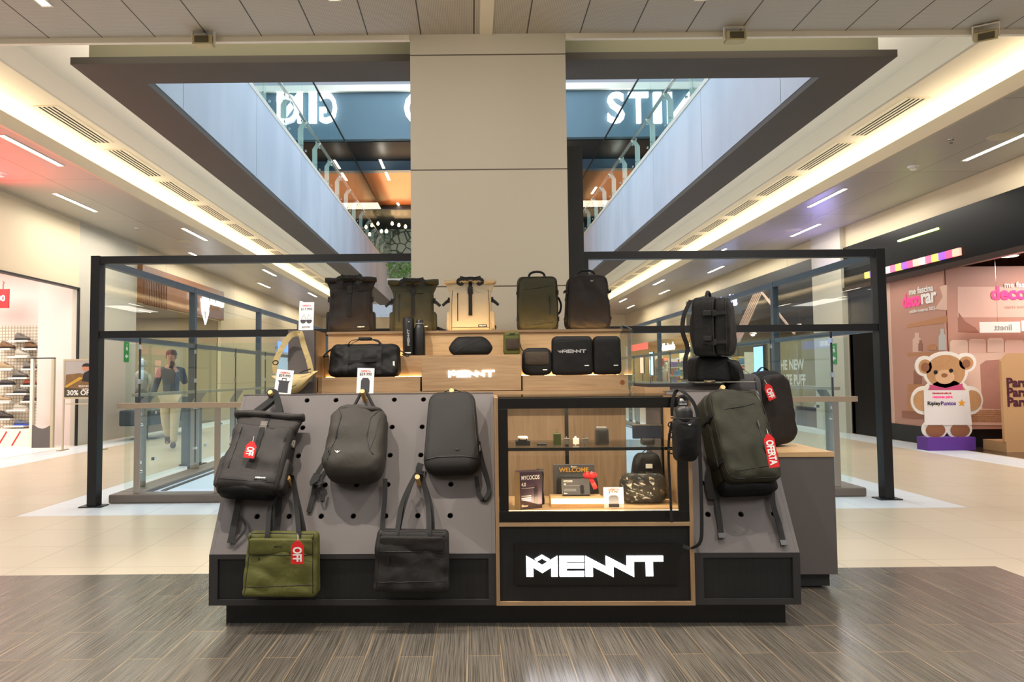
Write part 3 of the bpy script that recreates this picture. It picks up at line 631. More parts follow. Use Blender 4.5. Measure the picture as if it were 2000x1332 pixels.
# ---------------------------------------------------------------- bags
def soft(w, d, h, R=.05, e=.03, top=1., dtop=1., bulge=.01, wr=.004, ws=7, seed=0, n=20, bb=.0, fn=None, sag=0):
    """pillow-edged box: x centred, y from -d (front) to 0 (back), z from 0 to h"""
    key = {}; V = []; F = []
    tt = [math.sin(PI/2*(2*i/n-1)) for i in range(n+1)]; m0 = 1-e/min(w, h)*2
    def rr(x, z):                                      # square -> rounded rect
        m = max(abs(x), abs(z))
        if m < 1e-6: return 0, 0, 0
        bx, bz = x/m*w/2, z/m*h/2
        kx, kz = w/2-R, h/2-R
        cx = max(-kx, min(kx, bx)); cz = max(-kz, min(kz, bz)); dx, dz = bx-cx, bz-cz; L = math.hypot(dx, dz)
        if abs(bx) > kx and abs(bz) > kz and L > 0: bx, bz = cx+dx/L*R, cz+dz/L*R
        return bx*m, bz*m, m
    def P(x, y, z):
        X, Z, m = rr(x, z)
        q = 1.0
        if m > m0: u = (m-m0)/(1-m0); q_ = e*(1-math.sqrt(max(0, 1-u*u)))
        else: q_ = 0
        Y = y*(d/2-(q_ if m < .9999 else e)) if abs(y) > .9999 else y*(d/2-e)
        if abs(y) > .9999: Y += (-1 if y < 0 else 1)*(bulge if y < 0 else bb)*(1-m**2)
        Z += h/2; Y -= d/2; s = Z/h
        X *= 1+(top-1)*s; Y = Y*(1+(dtop-1)*s)
        if sag and Y < -d*.5: Y -= sag*math.sin(PI*min(1, max(0, s*1.2)))*0
        p = Vector((X, Y, Z)); q3 = p*ws+Vector((seed*3.1, seed*1.7, seed))
        nz = noise.noise(q3)*.8+abs(noise.noise(Vector((q3.x*1.3+q3.z*1.9, q3.y*2, q3.z*1.1-q3.x*.9))))*1.3-.35+.25*noise.noise(q3*3.1)
        k = wr*nz*(1.8 if Y < -d*.3 else .8)
        p += Vector((.3*k*(1 if X > 0 else -1), -k, .2*k))
        if fn: p = Vector(fn(p))
        return p
    def vid(x, y, z):
        k = (round(x, 4), round(y, 4), round(z, 4))
        if k not in key: key[k] = len(V); V.append(tuple(P(x, y, z)))
        return key[k]
    for ax in range(3):
        for sg in (-1, 1):
            for i in range(n):
                for j in range(n):
                    q = []
                    for a, b in ((i, j), (i+1, j), (i+1, j+1), (i, j+1)):
                        c = [0, 0, 0]; c[ax] = sg; c[(ax+1) % 3] = tt[a]; c[(ax+2) % 3] = tt[b]; q.append(vid(*c))
                    F.append(q if sg > 0 else q[::-1])
    m = MB(); m.add(V, F); return m
class Bag:
    def __init__(s, t): s.t = t; s.tree = None; s.Mi = (Matrix.Translation(t.location) @ t.rotation_euler.to_matrix().to_4x4()).inverted()
    def body(s, name, mb, m, loc=(0, 0, 0)):
        if any(loc): mb.v = [(x+loc[0], y+loc[1], z+loc[2]) for x, y, z in mb.v]
        o = obj(name, mb, m, s.t, smooth=True)
        if s.tree is None: s.V = list(mb.v); s.F = list(mb.f)
        else: n = len(s.V); s.V += mb.v; s.F += [tuple(i+n for i in f) for f in mb.f]
        s.tree = BVHTree.FromPolygons(s.V, s.F); return o
    def on(s, x, z, off=0):
        h = s.tree.ray_cast(Vector((x, -3, z)), Vector((0, 1, 0)))
        if h[0] is None:
            h = s.tree.find_nearest(Vector((x, -.1, z)))
        return Vector(h[0])+Vector((0, -off, 0))
    def path(s, pts, off=0, step=.012):
        out = []
        for (a, b) in zip(pts[:-1], pts[1:]):
            L = math.hypot(b[0]-a[0], b[1]-a[1]); n = max(1, int(L/step))
            for i in range(n): out.append(s.on(a[0]+(b[0]-a[0])*i/n, a[1]+(b[1]-a[1])*i/n, off))
        out.append(s.on(*pts[-1], off)); return out
    def seam(s, pts, r=.0022, m='seam_black', name='seam', off=0): return obj(name, MB().tube(s.path(pts, off), r, 6), m, s.t, smooth=True)
    def strap(s, pts, w=.025, m='webbing', name='webbing_strap', off=.003, wd=(1, 0, 0), t=.003): return obj(name, MB().ribbon(s.path(pts, off), w, t, wd), m, s.t)
    def free(s, pts, w=.025, m='webbing', name='strap', wd=(1, 0, 0), t=.003, sub=6):
        pts = [Vector(p) for p in pts]; out = []
        for i in range(len(pts)-1):
            p0, p1, p2, p3 = pts[max(i-1, 0)], pts[i], pts[i+1], pts[min(i+2, len(pts)-1)]
            for k in range(sub):
                u = k/sub; out.append(.5*((2*p1)+(p2-p0)*u+(2*p0-5*p1+4*p2-p3)*u*u+(3*p1-p0-3*p2+p3)*u**3))
        out.append(pts[-1]); return obj(name, MB().ribbon(out, w, t, wd), m, s.t, smooth='auto')
    def tubef(s, pts, r, m, name, sub=6):
        pts = [Vector(p) for p in pts]; out = []
        for i in range(len(pts)-1):
            p0, p1, p2, p3 = pts[max(i-1, 0)], pts[i], pts[i+1], pts[min(i+2, len(pts)-1)]
            for k in range(sub):
                u = k/sub; out.append(.5*((2*p1)+(p2-p0)*u+(2*p0-5*p1+4*p2-p3)*u*u+(3*p1-p0-3*p2+p3)*u**3))
        out.append(pts[-1]); return obj(name, MB().tube(out, r, 8), m, s.t, smooth=True)
    def slant(s, pts, w=.025, m='webbing', name='hanging_strap'):   # strap lying along the slanted board, given by where it is seen
        P = [s.Mi @ (KM @ spt(*p)) for p in pts]; return s.free(P, w, m, name)
    def patch(s, x, z, w=.05, h=.018, m='patch_black', lm='print_white', logo=True):
        p = s.on(x, z, .0); o = obj('logo_patch', B(-w/2, w/2, -.003, .002, -h/2, h/2), m, s.t, loc=p-Vector((0, .002, 0)))
        if logo: obj('lettering', logo_mb(w*.8, .001), lm, o, loc=(0, -.003, 0))
    def badge(s, x, z, w=.03, m='print_white', fn=mark_mb): obj('badge', fn(w, .0015), m, s.t, loc=s.on(x, z, .0045))
    def buckle(s, x, z, w=.03, h=.035, m='buckle_black', off=.004):
        p = s.on(x, z, off); b = MB(); b.box(-w/2, w/2, -.006, .004, -h/2, -h*.05); b.box(-w*.38, w*.38, -.007, .003, -h*.05, h*.3); b.box(-w/2, -w*.3, -.006, .002, 0, h*.25); b.box(w*.3, w/2, -.006, .002, 0, h*.25); b.box(-w/2, w/2, -.006, .003, h*.3, h/2)
        return obj('buckle', b, m, s.t, loc=p, bevel=.001)
    def zipper(s, pts, m='zip_black', pull=True, r=.0035):
        s.seam(pts, r, m, 'zipper', 0)
        if pull:
            p = s.on(*pts[0], .004); b = MB(); b.box(-.004, .004, -.003, .002, -.008, .006); b.box(-.003, .003, -.004, .0, -.03, -.008); obj('zipper_pull', b, 'buckle_black', s.t, loc=p)
mat('seam_black', (16, 15, 15), .6); mat('webbing', (10, 10, 10), .75, bump=.3, bscale=600); mat('patch_black', (22, 22, 22), .5); mat('print_white', (236, 234, 230), .5); mat('print_grey', (150, 150, 150), .5)
mat('print_dark', (20, 22, 14), .5); mat('buckle_black', (26, 26, 27), .3); mat('buckle_grey', (128, 122, 116), .25, metal=.6); mat('zip_black', (10, 10, 10), .45)
fabric('black_nylon', (38, 36, 35), .62); fabric('charcoal_nylon', (60, 56, 54), .7); fabric('grey_nylon', (64, 60, 54), .5); fabric('olive_nylon', (66, 64, 42), .6); fabric('tote_olive', (98, 98, 44), .5, wr=.3)
fabric('cream_nylon', (222, 204, 172), .65); fabric('brown_black', (40, 33, 30), .5); fabric('slate_fabric', (46, 44, 43), .8, wr=.08); fabric('jet_nylon', (10, 10, 11), .7, wr=.25); fabric('tote_black', (34, 31, 29), .5, wr=.3)
fabric('beige_nylon', (216, 192, 136), .6, wr=.5); fabric('olive_small', (100, 104, 48), .6); fabric('grey_box_nylon', (78, 76, 78), .55); fabric('travel_olive', (50, 50, 34), .5)

def rolltop(t, w, d, h, m, zipx=-.3, rw=1.14, seed=1, handle=None, acc='webbing', wr=.005, tails=True, strapw=.028, blk='buckle_black', patch_x=.28):
    b = Bag(t); hb = .80*h
    b.body('body', soft(w, d, hb, R=.03, e=.035, top=.97, dtop=.72, bulge=.012, wr=wr, seed=seed), m)
    rings = []; N = 28
    for k in range(8):
        u = k/7; ww = w*.97*(1-u)+w*rw*u; dd = d*.70*(1-u)+.030*u; z = hb-.03+(h*.93-hb+.03)*u; cy = -d*.37
        rings.append([Vector((ww/2*math.copysign(abs(math.cos(a))**.55, math.cos(a)), cy+dd/2*math.copysign(abs(math.sin(a))**.7, math.sin(a))+wr*.8*noise.noise(Vector((math.cos(a)*3+seed, u*4, math.sin(a)*3))), z)) for a in [2*PI*i/N for i in range(N)]])
    b.body('collar', MB().loft(rings), m)
    rr = []
    for k in range(13):
        u = k/12*2-1; x = u*w*rw/2*1.01; rr.append([Vector((x, -d*.37-.012+(.030+.002*math.sin(k*2.1+seed))*math.cos(a), h*.945+(.021+.003*math.sin(k*1.3+seed))*math.sin(a)+.004*math.sin(u*3+seed))) for a in [2*PI*i/14 for i in range(14)]])
    b.body('rolled_top', MB().loft(rr), m)
    xs = w*.47
    for sg in (-1, 1): b.seam([(sg*w*.44, .02), (sg*w*.44, hb*.6), (sg*w*.42, hb*.97)], .0022)
    b.seam([(-w*.44, .035), (w*.44, .035)], .002)
    b.strap([(0, h*.93), (0, h*.80), (0, h*.34)], strapw, acc); b.buckle(0, h*.76, strapw*1.45, .055, blk)
    b.strap([(0, h*.36), (0, h*.30)], strapw*1.05, acc, 'strap_keeper', .008)
    b.zipper([(w*zipx, hb*.88), (w*zipx, hb*.25)])
    b.patch(w*patch_x, h*.11, w*.2, .02)
    for sg in (-1, 1):
        p = b.on(sg*w*.46, h*.60, .0); q = MB(); q.cbox(0, 0, 0, .022, .03, .03); q.cbox(sg*.008, 0, 0, .02, .02, .042); obj('side_buckle', q, blk if blk != 'buckle_black' else 'buckle_black', t, loc=(sg*w*.485, -d*.45, h*.60), bevel=.002)
        if tails: b.free([(sg*w*.45, -d*.7, h*.63), (sg*w*.5, -d*.6, h*.60), (sg*w*.58, -d*.75, h*.545), (sg*w*.66, -d*.75, h*.49)], .024, acc, 'compression_strap', (0, .4, 1))
        else: b.free([(sg*w*.40, -d*.80, h*.60), (sg*w*.46, -d*.68, h*.60), (sg*w*.50, -d*.3, h*.60), (sg*w*.48, -.01, h*.60)], .024, acc, 'compression_strap', (0, 0, 1))
        b.body('side_pocket', soft(.05, d*.62, h*.36, R=.02, e=.012, bulge=0, wr=.003, seed=seed+sg, n=8), m, (sg*(w*.49), -d*.14, .012))
    return b
def travel(t, w, d, h, m, seed=1, R=.05, front=.42, top=.96, handle=True, diag=True, low=True, zipx=.26, straps=True, side_handle=False, dtop=.9, name_front='front_panel', wr=.004):
    b = Bag(t)
    b.body('back_section', soft(w, d*(1-front)+.01, h, R=R, e=.02, top=top, bulge=0, wr=.002, seed=seed), m)
    b.body('front_section', soft(w*.97, d*front, h*.97, R=R, e=min(.03, d*front*.45), top=top, dtop=dtop, bulge=.012, wr=wr, seed=seed+5), m, (0, -d*(1-front), h*.012))
    def outline(f, z0, z1, y, r, nm):
        pts = []
        for i in range(64):
            a = 2*PI*i/64; c, s_ = math.cos(a), math.sin(a); e = .28
            x = f*w/2*math.copysign(abs(c)**e, c); z = (z0+z1)/2+(z1-z0)/2*math.copysign(abs(s_)**e, s_); x *= 1+(top-1)*z/h; pts.append((x, y, z))
        obj(nm, MB().tube(pts, r, 6, True), 'seam_black', t, smooth=True)
    outline(.985, .01*h, .985*h, -d*(1-front)-.002, .004, 'main_zipper'); outline(.955, .03*h, .965*h, -d+.014, .0022, 'piping')
    if diag: b.seam([(-w*.32, h*.74), (w*.05, h*.77), (w*.30, h*.81)], .0026, 'zip_black', 'pocket_seam')
    if low: b.seam([(-w*.34, h*.10), (w*.10, h*.13), (w*.36, h*.155)], .0022, 'seam_black', 'pocket_seam')
    if zipx is not None: b.zipper([(w*zipx, h*.60), (w*zipx, h*.27)])
    if handle: b.tubef([(-w*.20, -d*.35, h*.985), (-w*.17, -d*.35, h+.022), (-w*.08, -d*.35, h+.038), (w*.08, -d*.35, h+.038), (w*.17, -d*.35, h+.022), (w*.20, -d*.35, h*.985)], .009, 'webbing', 'carry_handle')
    if straps:
        for sg in (-1, 1):
            for z in (.70, .22):
                q = MB(); q.cbox(0, 0, 0, .014, .05, .03); q.cbox(0, -.02, 0, .02, .02, .036); obj('side_buckle', q, 'buckle_black', t, loc=(sg*w*.485*(1+(top-1)*z), -d*.55, h*z), bevel=.002)
                b.free([(sg*w*.47, -d*.95, h*z), (sg*w*.50, -d*.75, h*z), (sg*w*.505, -d*.3, h*z)], .02, 'webbing', 'compression_strap', (0, 0, 1))
    if side_handle: b.tubef([(w*.49, -d*.35, h*.62), (w*.53, -d*.35, h*.60), (w*.58, -d*.35, h*.48), (w*.55, -d*.35, h*.36), (w*.49, -d*.35, h*.32)], .008, 'webbing', 'side_handle')
    return b
def hang(pb, pt, offb=.01, offt=.06):                 # base point, roll and height of a bag leaning on the slanted board
    a = spt(*pb, offb); c = spt(*pt, offt); s = (c-a).dot(SD); r = math.atan2((c.x-a.x), math.hypot(s, 0)); return a, r, s
def sale_tag(px, py, text, label, dist=None, p=None, rot=(0, 0, 0), h=.115, w=.055):
    loc = K(*p); t = thing('sale_tag', label, 'price tag', loc, (rot[0], rot[1], rot[2]+KR)); 
    obj('card', MB().prism([(-w/2, -h), (w/2, -h), (w/2, -.025), (w*.16, 0), (-w*.16, 0), (-w/2, -.025)], -.002, 0), 'red', t)
    tm = text_mb(text, w*.95, .0008, .0018, space=.95); xs = [v[0] for v in tm.v]; k = (h-.042)/(max(xs)-min(xs)); cx = (max(xs)+min(xs))/2
    tm.v = [(v[2]*1.0, v[1], -(v[0]-cx)*k) for v in tm.v]; zs = [v[0] for v in tm.v]; c = (max(zs)+min(zs))/2; tm.v = [(v[0]-c, v[1], v[2]) for v in tm.v]
    obj('lettering', tm, 'print_white', t, loc=(0, -.0028, -(h+.018)/2))
    obj('cord', MB().tube([(0, -.001, -.008), (.002, .003, .012), (0, .006, .028)], .0012, 5), 'print_white', t); return t
HR = (-SA, 0, 0)

# 1 charcoal roll-top on the left peg
a, r, hh = hang((495, 974), (514, 812)); 
t = kthing('rolltop_backpack', 'charcoal roll-top backpack with steel buckle hanging at the far left of the pegboard', 'backpack', a, (-SA, .055, -.05))
b = rolltop(t, .335, .165, hh*1.03, 'charcoal_nylon', seed=3, rw=1.14, tails=False, blk='buckle_grey', zipx=-.33, patch_x=.22, wr=.011)
pg = Vector((HX[0]-.02, 0, .36))+SD*.89+SN*.075; pl_ = b.Mi @ (KM @ pg)
for dx, yy in ((0, -.075), (0, -.050)):
    b.free([(-.115, yy, hh*.93), (-.085, yy, hh*1.02), (-.02, yy+.01, pl_.z-.03), (pl_.x-.012, pl_.y, pl_.z+.010), (pl_.x+.008, pl_.y, pl_.z+.016), (pl_.x+.03, pl_.y, pl_.z-.005), (.045, yy+.01, hh*1.04), (.05, yy, hh*.93)], .036, 'webbing', 'carry_handle', 'flat')
b.slant([(470, 960, .02), (462, 1000, .025), (450, 1060, .02)], .034); b.slant([(462, 1000, .02), (480, 1030, .03), (455, 1064, .02)], .012)
b.slant([(545, 960, .03), (543, 1005, .03), (538, 1050, .03)], .035)
obj('bottom_shade', soft(.31, .12, .07, R=.03, e=.03, n=8), 'jet_nylon', t, loc=(-.01, -.02, -.025), smooth=True)  # black block under the bag, standing in for its bottom shadow
sale_tag(0, 0, 'OFF', 'red OFF tag on the buckle of the charcoal roll-top backpack', p=spt(493, 862, .215), rot=(-SA*.55, .12, 0), h=.088, w=.056)
# 2 grey teardrop backpack
a, r, hh = hang((692, 952), (700, 796), .01, .10)
t = kthing('backpack', 'dark grey rounded backpack with curved side seams hanging in the middle of the pegboard', 'backpack', a, (-SA, .03, 0))
b = Bag(t); W = .335
b.body('body', soft(W, .19, hh, R=.09, e=.055, top=.88, dtop=.85, bulge=.018, wr=.011, seed=9, fn=lambda p: (p[0]*(1.0-.22*max(0, .35-p[2]/.45)**1), p[1], p[2])), 'grey_nylon')
b.seam([(-W*.33, hh*.90), (-W*.26, hh*.78), (-W*.27, hh*.60), (-W*.30, hh*.40), (-W*.36, hh*.26)], .003, 'zip_black', 'side_zipper'); b.zipper([(-W*.265, hh*.76), (-W*.275, hh*.45)])
b.seam([(W*.36, hh*.90), (W*.22, hh*.78), (W*.20, hh*.50), (W*.27, hh*.30), (W*.34, hh*.24)], .003, 'seam_black'); b.seam([(W*.36, hh*.80), (W*.33, hh*.50), (W*.27, hh*.30)], .002)
b.seam([(-W*.40, hh*.30), (-W*.30, hh*.34), (-W*.38, hh*.12)], .002)
lid = soft(W*.80, .028, .155, R=.05, e=.012, top=.86, bulge=.004, wr=.0015, seed=2, n=14); lid.xf(Matrix.Rotation(math.radians(103), 4, 'X'))
b.body('lid', lid, 'grey_nylon', (0, -.018, hh+.006))
LM = Matrix.Translation((0, -.018, hh+.006)) @ Matrix.Rotation(math.radians(103), 4, 'X')
obj('lid_zipper', MB().tube([LM @ Vector((W*.385*math.copysign(abs(math.cos(q))**.45, math.cos(q))*(1-.07*(1+math.sin(q))), -.012, .0775+.074*math.copysign(abs(math.sin(q))**.45, math.sin(q)))) for q in [2*PI*i/48 for i in range(48)]], .0032, 6, True), 'zip_black', t, smooth=True)
pg = b.Mi @ (KM @ (Vector((-.785, 0, .36))+SD*.89+SN*.055))
b.tubef([(-.085, -.05, hh*.985), (-.05, -.05, hh+.035), (pg.x-.012, pg.y, pg.z+.019), (pg.x+.012, pg.y, pg.z+.019), (.06, -.05, hh+.03), (.09, -.05, hh*.98)], .0085, 'webbing', 'carry_handle')
b.badge(-W*.22, hh*.27, .03)
b.slant([(632, 905, .03), (618, 930, .03), (612, 965, .02), (603, 1000, .012)], .026); b.slant([(620, 925, .03), (612, 945, .05), (632, 940, .03)], .04, 'webbing', 'strap_pad')
b.slant([(752, 935, .03), (752, 965, .025), (748, 1010, .015), (746, 1040, .012)], .024); b.slant([(622, 960, .02), (630, 980, .03), (636, 955, .03)], .012)
# 3 slim slate backpack
a, r, hh = hang((884, 933), (880, 768), .005, .07)
t = kthing('backpack', 'slim smooth slate backpack with rounded top hanging at the right of the pegboard', 'backpack', a, (-SA, -.02, 0))
b = Bag(t); W = .305
b.body('body', soft(W, .12, hh, R=.07, e=.035, top=.84, dtop=.9, bulge=.014, wr=.001, seed=2), 'slate_fabric')
b.seam([(-W*.45, .055), (-W*.2, .065), (W*.2, .065), (W*.45, .055)], .0035, 'zip_black', 'lower_seam')
for sg in (-1, 1): b.seam([(sg*W*.40, hh*.87), (sg*W*.30, hh*.93)], .0025); b.seam([(sg*W*.455, .07), (sg*W*.42, hh*.5), (sg*W*.385, hh*.90)], .0022)
b.seam([(-W*.385, hh*.90), (-W*.34, hh*.955), (0, hh*.972), (W*.34, hh*.955), (W*.385, hh*.90)], .0025)
b.badge(W*.10, hh*.22, .026, 'seam_black')
b.tubef([(-.075, -.04, hh*.98), (-.05, -.04, hh+.02), (0, -.05, hh+.032), (.05, -.04, hh+.02), (.08, -.04, hh*.98)], .003, 'webbing', 'carry_handle')
b.slant([(934, 862, .05), (942, 900, .03), (952, 935, .02), (955, 960, .015), (945, 975, .015), (936, 965, .02), (930, 930, .03)], .022)
b.slant([(822, 905, .03), (818, 918, .03), (822, 934, .02)], .035, 'webbing', 'strap_pad')
q = MB(); q.cbox(0, 0, 0, .006, .006, .035); obj('zipper_pull', q, 'buckle_grey', t, loc=(W*.49, -.05, hh*.30))
# totes
def tote(peg, x0p, x1p, ytop, ybot, m, name, label, seed, lm, tilt=0, d=.11):
    pa = kat((x0p+x1p)/2, ybot, -.07); pt = kat((x0p+x1p)/2, ytop, -.07); w = (kat(x1p, ybot, -.07)-kat(x0p, ybot, -.07)).x*.97; h = pt.z-pa.z
    t = kthing(name, label, 'tote bag', (pa.x, -.008, pa.z), (0, tilt, 0)); b = Bag(t)
    b.body('body', soft(w, d, h, R=.022, e=.022, top=.95, dtop=.55, bulge=.010, wr=.009, ws=5.5, seed=seed, n=30), m)
    fl = soft(w*.86, .02, h*.26, R=.012, e=.007, bulge=.004, wr=.003, seed=seed, n=12); b.body('flap_pocket', fl, m, (0, -d*.58, h*.66))
    b.seam([(-w*.42, h*.67), (w*.42, h*.665)], .0025, 'seam_black', 'flap_edge'); b.seam([(-w*.46, h*.16), (w*.46, h*.20)], .002, 'seam_black'); b.seam([(-w*.45, .02), (-w*.42, h*.9)], .002); b.seam([(w*.45, .02), (w*.42, h*.9)], .002)
    b.seam([(-w*.46, h*.985), (w*.46, h*.985)], .003, 'zip_black', 'top_zipper')
    p = b.on(-w*.30, h*.60, .004); q = MB(); q.cbox(0, 0, -.018, .005, .003, .045, ('Y', .2)); obj('zipper_pull', q, 'buckle_black', t, loc=p)
    obj('lettering', logo_mb(.045, .001), lm, t, loc=b.on(-.01, h*.80, .001))
    pk = Vector((peg, 0, .36))+SD*.373+SN*.08; k = b.Mi @ (KM @ pk)
    for yo, xo in ((-d*.50, 0), (-d*.06, .012)):
        b.free([(-w*.22, yo-.012 if yo < -.04 else yo, h*.86), (-w*.20, yo, h), (k.x-.07+xo, k.y*.5, (h+k.z)/2), (k.x-.018, k.y, k.z+.004), (k.x+.002+xo, k.y, k.z+.020), (k.x+.024, k.y, k.z-.004), (k.x+.062+xo, k.y*.5, (h+k.z)/2-.01), (w*.22+xo, yo, h), (w*.225, yo-.012 if yo < -.04 else yo, h*.86)], .027, 'webbing', 'handle', (.9, -.5, 0))
    return b
b = tote(-1.13, 474, 624, 1041, 1162, 'tote_olive', 'tote_bag', 'olive green tote bag with a red OFF tag hanging low on the left', 4, 'print_dark', .012)
sale_tag(0, 0, 'OFF', 'red OFF tag on the front of the olive green tote', p=kat(581, 1056, -.135), h=.112, w=.062)
b = tote(-.45, 727, 880, 1037, 1153, 'tote_black', 'tote_bag', 'brownish black tote bag hanging low near the middle', 11, 'print_dark', .02)
# right olive travel backpack
a, r, hh = hang((1452, 950), (1438, 765), .0, .09)
t = kthing('travel_backpack', 'olive travel backpack with a red OFERTA tag hanging on the right pegboard', 'backpack', (a.x-.012, a.y, a.z-.035), (-SA*.85, -.01, .10))
b = travel(t, .305, .21, hh*1.0, 'travel_olive', seed=6, R=.05, zipx=.26, wr=.010)
b.slant([(1405, 935, .03), (1400, 975, .03), (1405, 1012, .02), (1409, 1046, .012)], .028); b.slant([(1508, 950, .03), (1510, 985, .03), (1522, 1025, .02), (1530, 1060, .012)], .028)
for px, py in ((1409, 1046), (1530, 1060)): obj('strap_end', B(-.017, .017, -.006, .004, -.012, .012), 'buckle_black', t, loc=b.Mi @ (KM @ spt(px, py, .016)))
b.slant([(1395, 905, .03), (1385, 935, .03), (1392, 975, .02)], .05, 'webbing', 'strap_pad')
obj('bottom_shade', soft(.29, .14, .08, R=.03, e=.03, n=8), 'jet_nylon', t, loc=(0, -.01, -.03), smooth=True)  # shade below this bag modelled as a black block
sale_tag(0, 0, 'OFERTA', 'red OFERTA tag on the side of the olive travel backpack', p=spt(1500, 848, .30), rot=(-SA*.3, -.10, 0), h=.165, w=.052)

# ---- top row
ZT = 1.585
def top_place(px, name, label, y=1.90, rz=0, z=ZT):
    q = kat(px, 600, y-.1); return kthing(name, label, 'backpack', (q.x, y, z), (0, 0, rz))
t = top_place(684, 'rolltop_backpack', 'black roll-top backpack standing at the left end of the top shelf')
b = rolltop(t, .330, .15, .445, 'brown_black', wr=.010, seed=7, rw=1.18, tails=False, zipx=-.40)
t2 = top_place(806, 'rolltop_backpack', 'olive roll-top backpack standing on the top shelf above the two bottles', rz=.03)
b2 = rolltop(t2, .318, .15, .415, 'olive_nylon', wr=.009, seed=12, rw=1.22, zipx=-.33)
t3 = top_place(919, 'rolltop_backpack', 'cream roll-top backpack with black straps in the centre of the top shelf', rz=.0)
b3 = rolltop(t3, .325, .15, .42, 'cream_nylon', seed=15, rw=1.22, zipx=-.30)
def knot(b, h, d):
    for sg in (-1, 1):
        b.free([(sg*.02, -d*.62, h*.975), (sg*.05, -d*.75, h*.985), (sg*.085, -d*.9, h*.955), (sg*.095, -d*.95, h*.90), (sg*.07, -d*.95, h*.865), (sg*.055, -d*.9, h*.90)], .026, 'webbing', 'carry_handle', (0, .4, 1))
        b.free([(sg*.01, -d*.5, h*.99), (sg*.05, -d*.5, h*1.0), (sg*.08, -d*.45, h*1.02)], .024, 'webbing', 'handle_loop', (.2, 0, 1))
    b.free([(-.06, -d*.72, h*.975), (0, -d*.80, h*.985), (.06, -d*.72, h*.975)], .024, 'webbing', 'carry_handle', (0, 0, 1))
knot(b, .445, .15); knot(b2, .415, .15); knot(b3, .42, .15)
b2.free([(.15, -.02, .05), (.20, -.08, .03), (.25, -.10, .012)], .03, 'webbing', 'shoulder_strap', (0, .6, .6)); b3.free([(.15, -.02, .06), (.185, -.05, .05), (.19, -.09, .015)], .03, 'webbing', 'shoulder_strap', (0, 1, .3))
t = top_place(1050, 'travel_backpack', 'olive rectangular travel backpack with side handle on the top shelf', rz=-.0)
b = travel(t, .315, .17, .425, 'olive_nylon', seed=21, R=.045, top=.97, side_handle=True, zipx=.28, wr=.008)
t = top_place(1146, 'travel_backpack', 'brownish black backpack with a small badge at the right end of the top shelf', rz=.05)
b = travel(t, .345, .19, .43, 'brown_black', seed=25, R=.07, top=.84, diag=False, low=False, zipx=None, wr=.012); b.badge(.02, .375, .03, 'print_grey')
b.seam([(-.09, .04), (-.02, .03), (.10, .035)], .0025); b.seam([(-.12, .10), (-.08, .055), (-.03, .05)], .002); b.free([(-.14, -.06, .36), (-.155, -.10, .30), (-.165, -.06, .24)], .02, 'webbing', 'side_strap', (0, 1, 0))
# bottles
def bottle(px, label, r, h, wide):
    q = kat(px, 690, 1.585); t = kthing('water_bottle', label, 'bottle', (q.x, q.y, 1.4055), group=None)
    if wide: pr = [(r*.97, 0), (r, .004), (r, h*.965), (r*.93, h)]
    else: pr = [(r*.95, 0), (r, .006), (r, h*.76), (r*.82, h*.84), (r*.62, h*.88)]
    obj('body', MB().lathe(pr, 24), mat('matt_black', (20, 19, 19), .45), t, smooth='auto')
    if wide: obj('cap', MB().lathe([(r*.95, h), (r*.95, h*1.01), (r*.8, h*1.02)], 24), 'buckle_black', t, smooth='auto'); tm = logo_mb(.12, .001); tm.xf(Matrix.Rotation(PI/2, 4, 'Y').inverted()); obj('lettering', tm, 'print_grey', t, loc=(.004, -r-.001, h*.48)); obj('base_label', B(-.022, .022, -.001, 0, -.004, .004), 'print_white', t, loc=(0, -r-.0005, .02)); obj('badge', mark_mb(.014), 'print_white', t, loc=(.008, -r-.001, h*.9))
    else: obj('cap', MB().lathe([(r*.66, h*.86), (r*.68, h*.95), (r*.5, h), (r*.2, h*1.005)], 20), 'buckle_black', t, smooth='auto'); obj('band', MB().lathe([(r*.70, h*.885), (r*.70, h*.91)], 20), 'print_grey', t)
bottle(798, 'matt black canister with white lettering on the oak step', .043, .275, True); bottle(820, 'matt black bottle with rounded cap beside the canister', .040, .262, False)
# duffel
q = kat(714, 700, 1.40); t = kthing('duffel_bag', 'black duffel bag with looped handles on the lower left oak step', 'duffel bag', (q.x, 1.505, 1.2525), (0, 0, -.03)); b = Bag(t); w, h = .495, .235
b.body('body', soft(w, .215, h, R=.045, e=.045, top=.97, dtop=.75, bulge=.012, wr=.013, seed=31, n=26), 'jet_nylon')
for x in (-.115, .115): b.strap([(x, .02), (x, h*.9)], .035, 'webbing', 'webbing_strap', .002)
b.strap([(-.10, h*.44), (.10, h*.50)], .02, 'webbing', 'front_strap', .004, (0, 0, 1)); b.seam([(-w*.42, h*.88), (w*.42, h*.9)], .003, 'zip_black', 'zipper')
b.free([(-.115, -.15, h*.92), (-.09, -.12, h*1.10), (0, -.10, h*1.13), (.09, -.12, h*1.10), (.115, -.15, h*.92)], .034, 'webbing', 'handle', (0, 1, .2)); b.free([(-.115, -.06, h*.95), (-.09, -.06, h*1.06), (0, -.07, h*1.17), (.09, -.06, h*1.06), (.115, -.06, h*.95)], .034, 'webbing', 'handle', (0, 1, .2))
obj('handle_wrap', B(-.045, .045, -.13, -.06, h*1.10, h*1.20), 'webbing', t, bevel=.008)
b.tubef([(w*.49, -.1, h*.8), (w*.56, -.1, h*.72), (w*.63, -.11, h*.66), (w*.61, -.11, h*.60), (w*.53, -.1, h*.68)], .004, 'webbing', 'pull_loop'); b.tubef([(-w*.49, -.1, h*.85), (-w*.56, -.1, h*.74), (-w*.60, -.11, h*.62), (-w*.53, -.1, h*.66)], .006, 'webbing', 'pull_loop')
b.patch(w*.44, h*.35, .012, .05, 'print_white', logo=False)
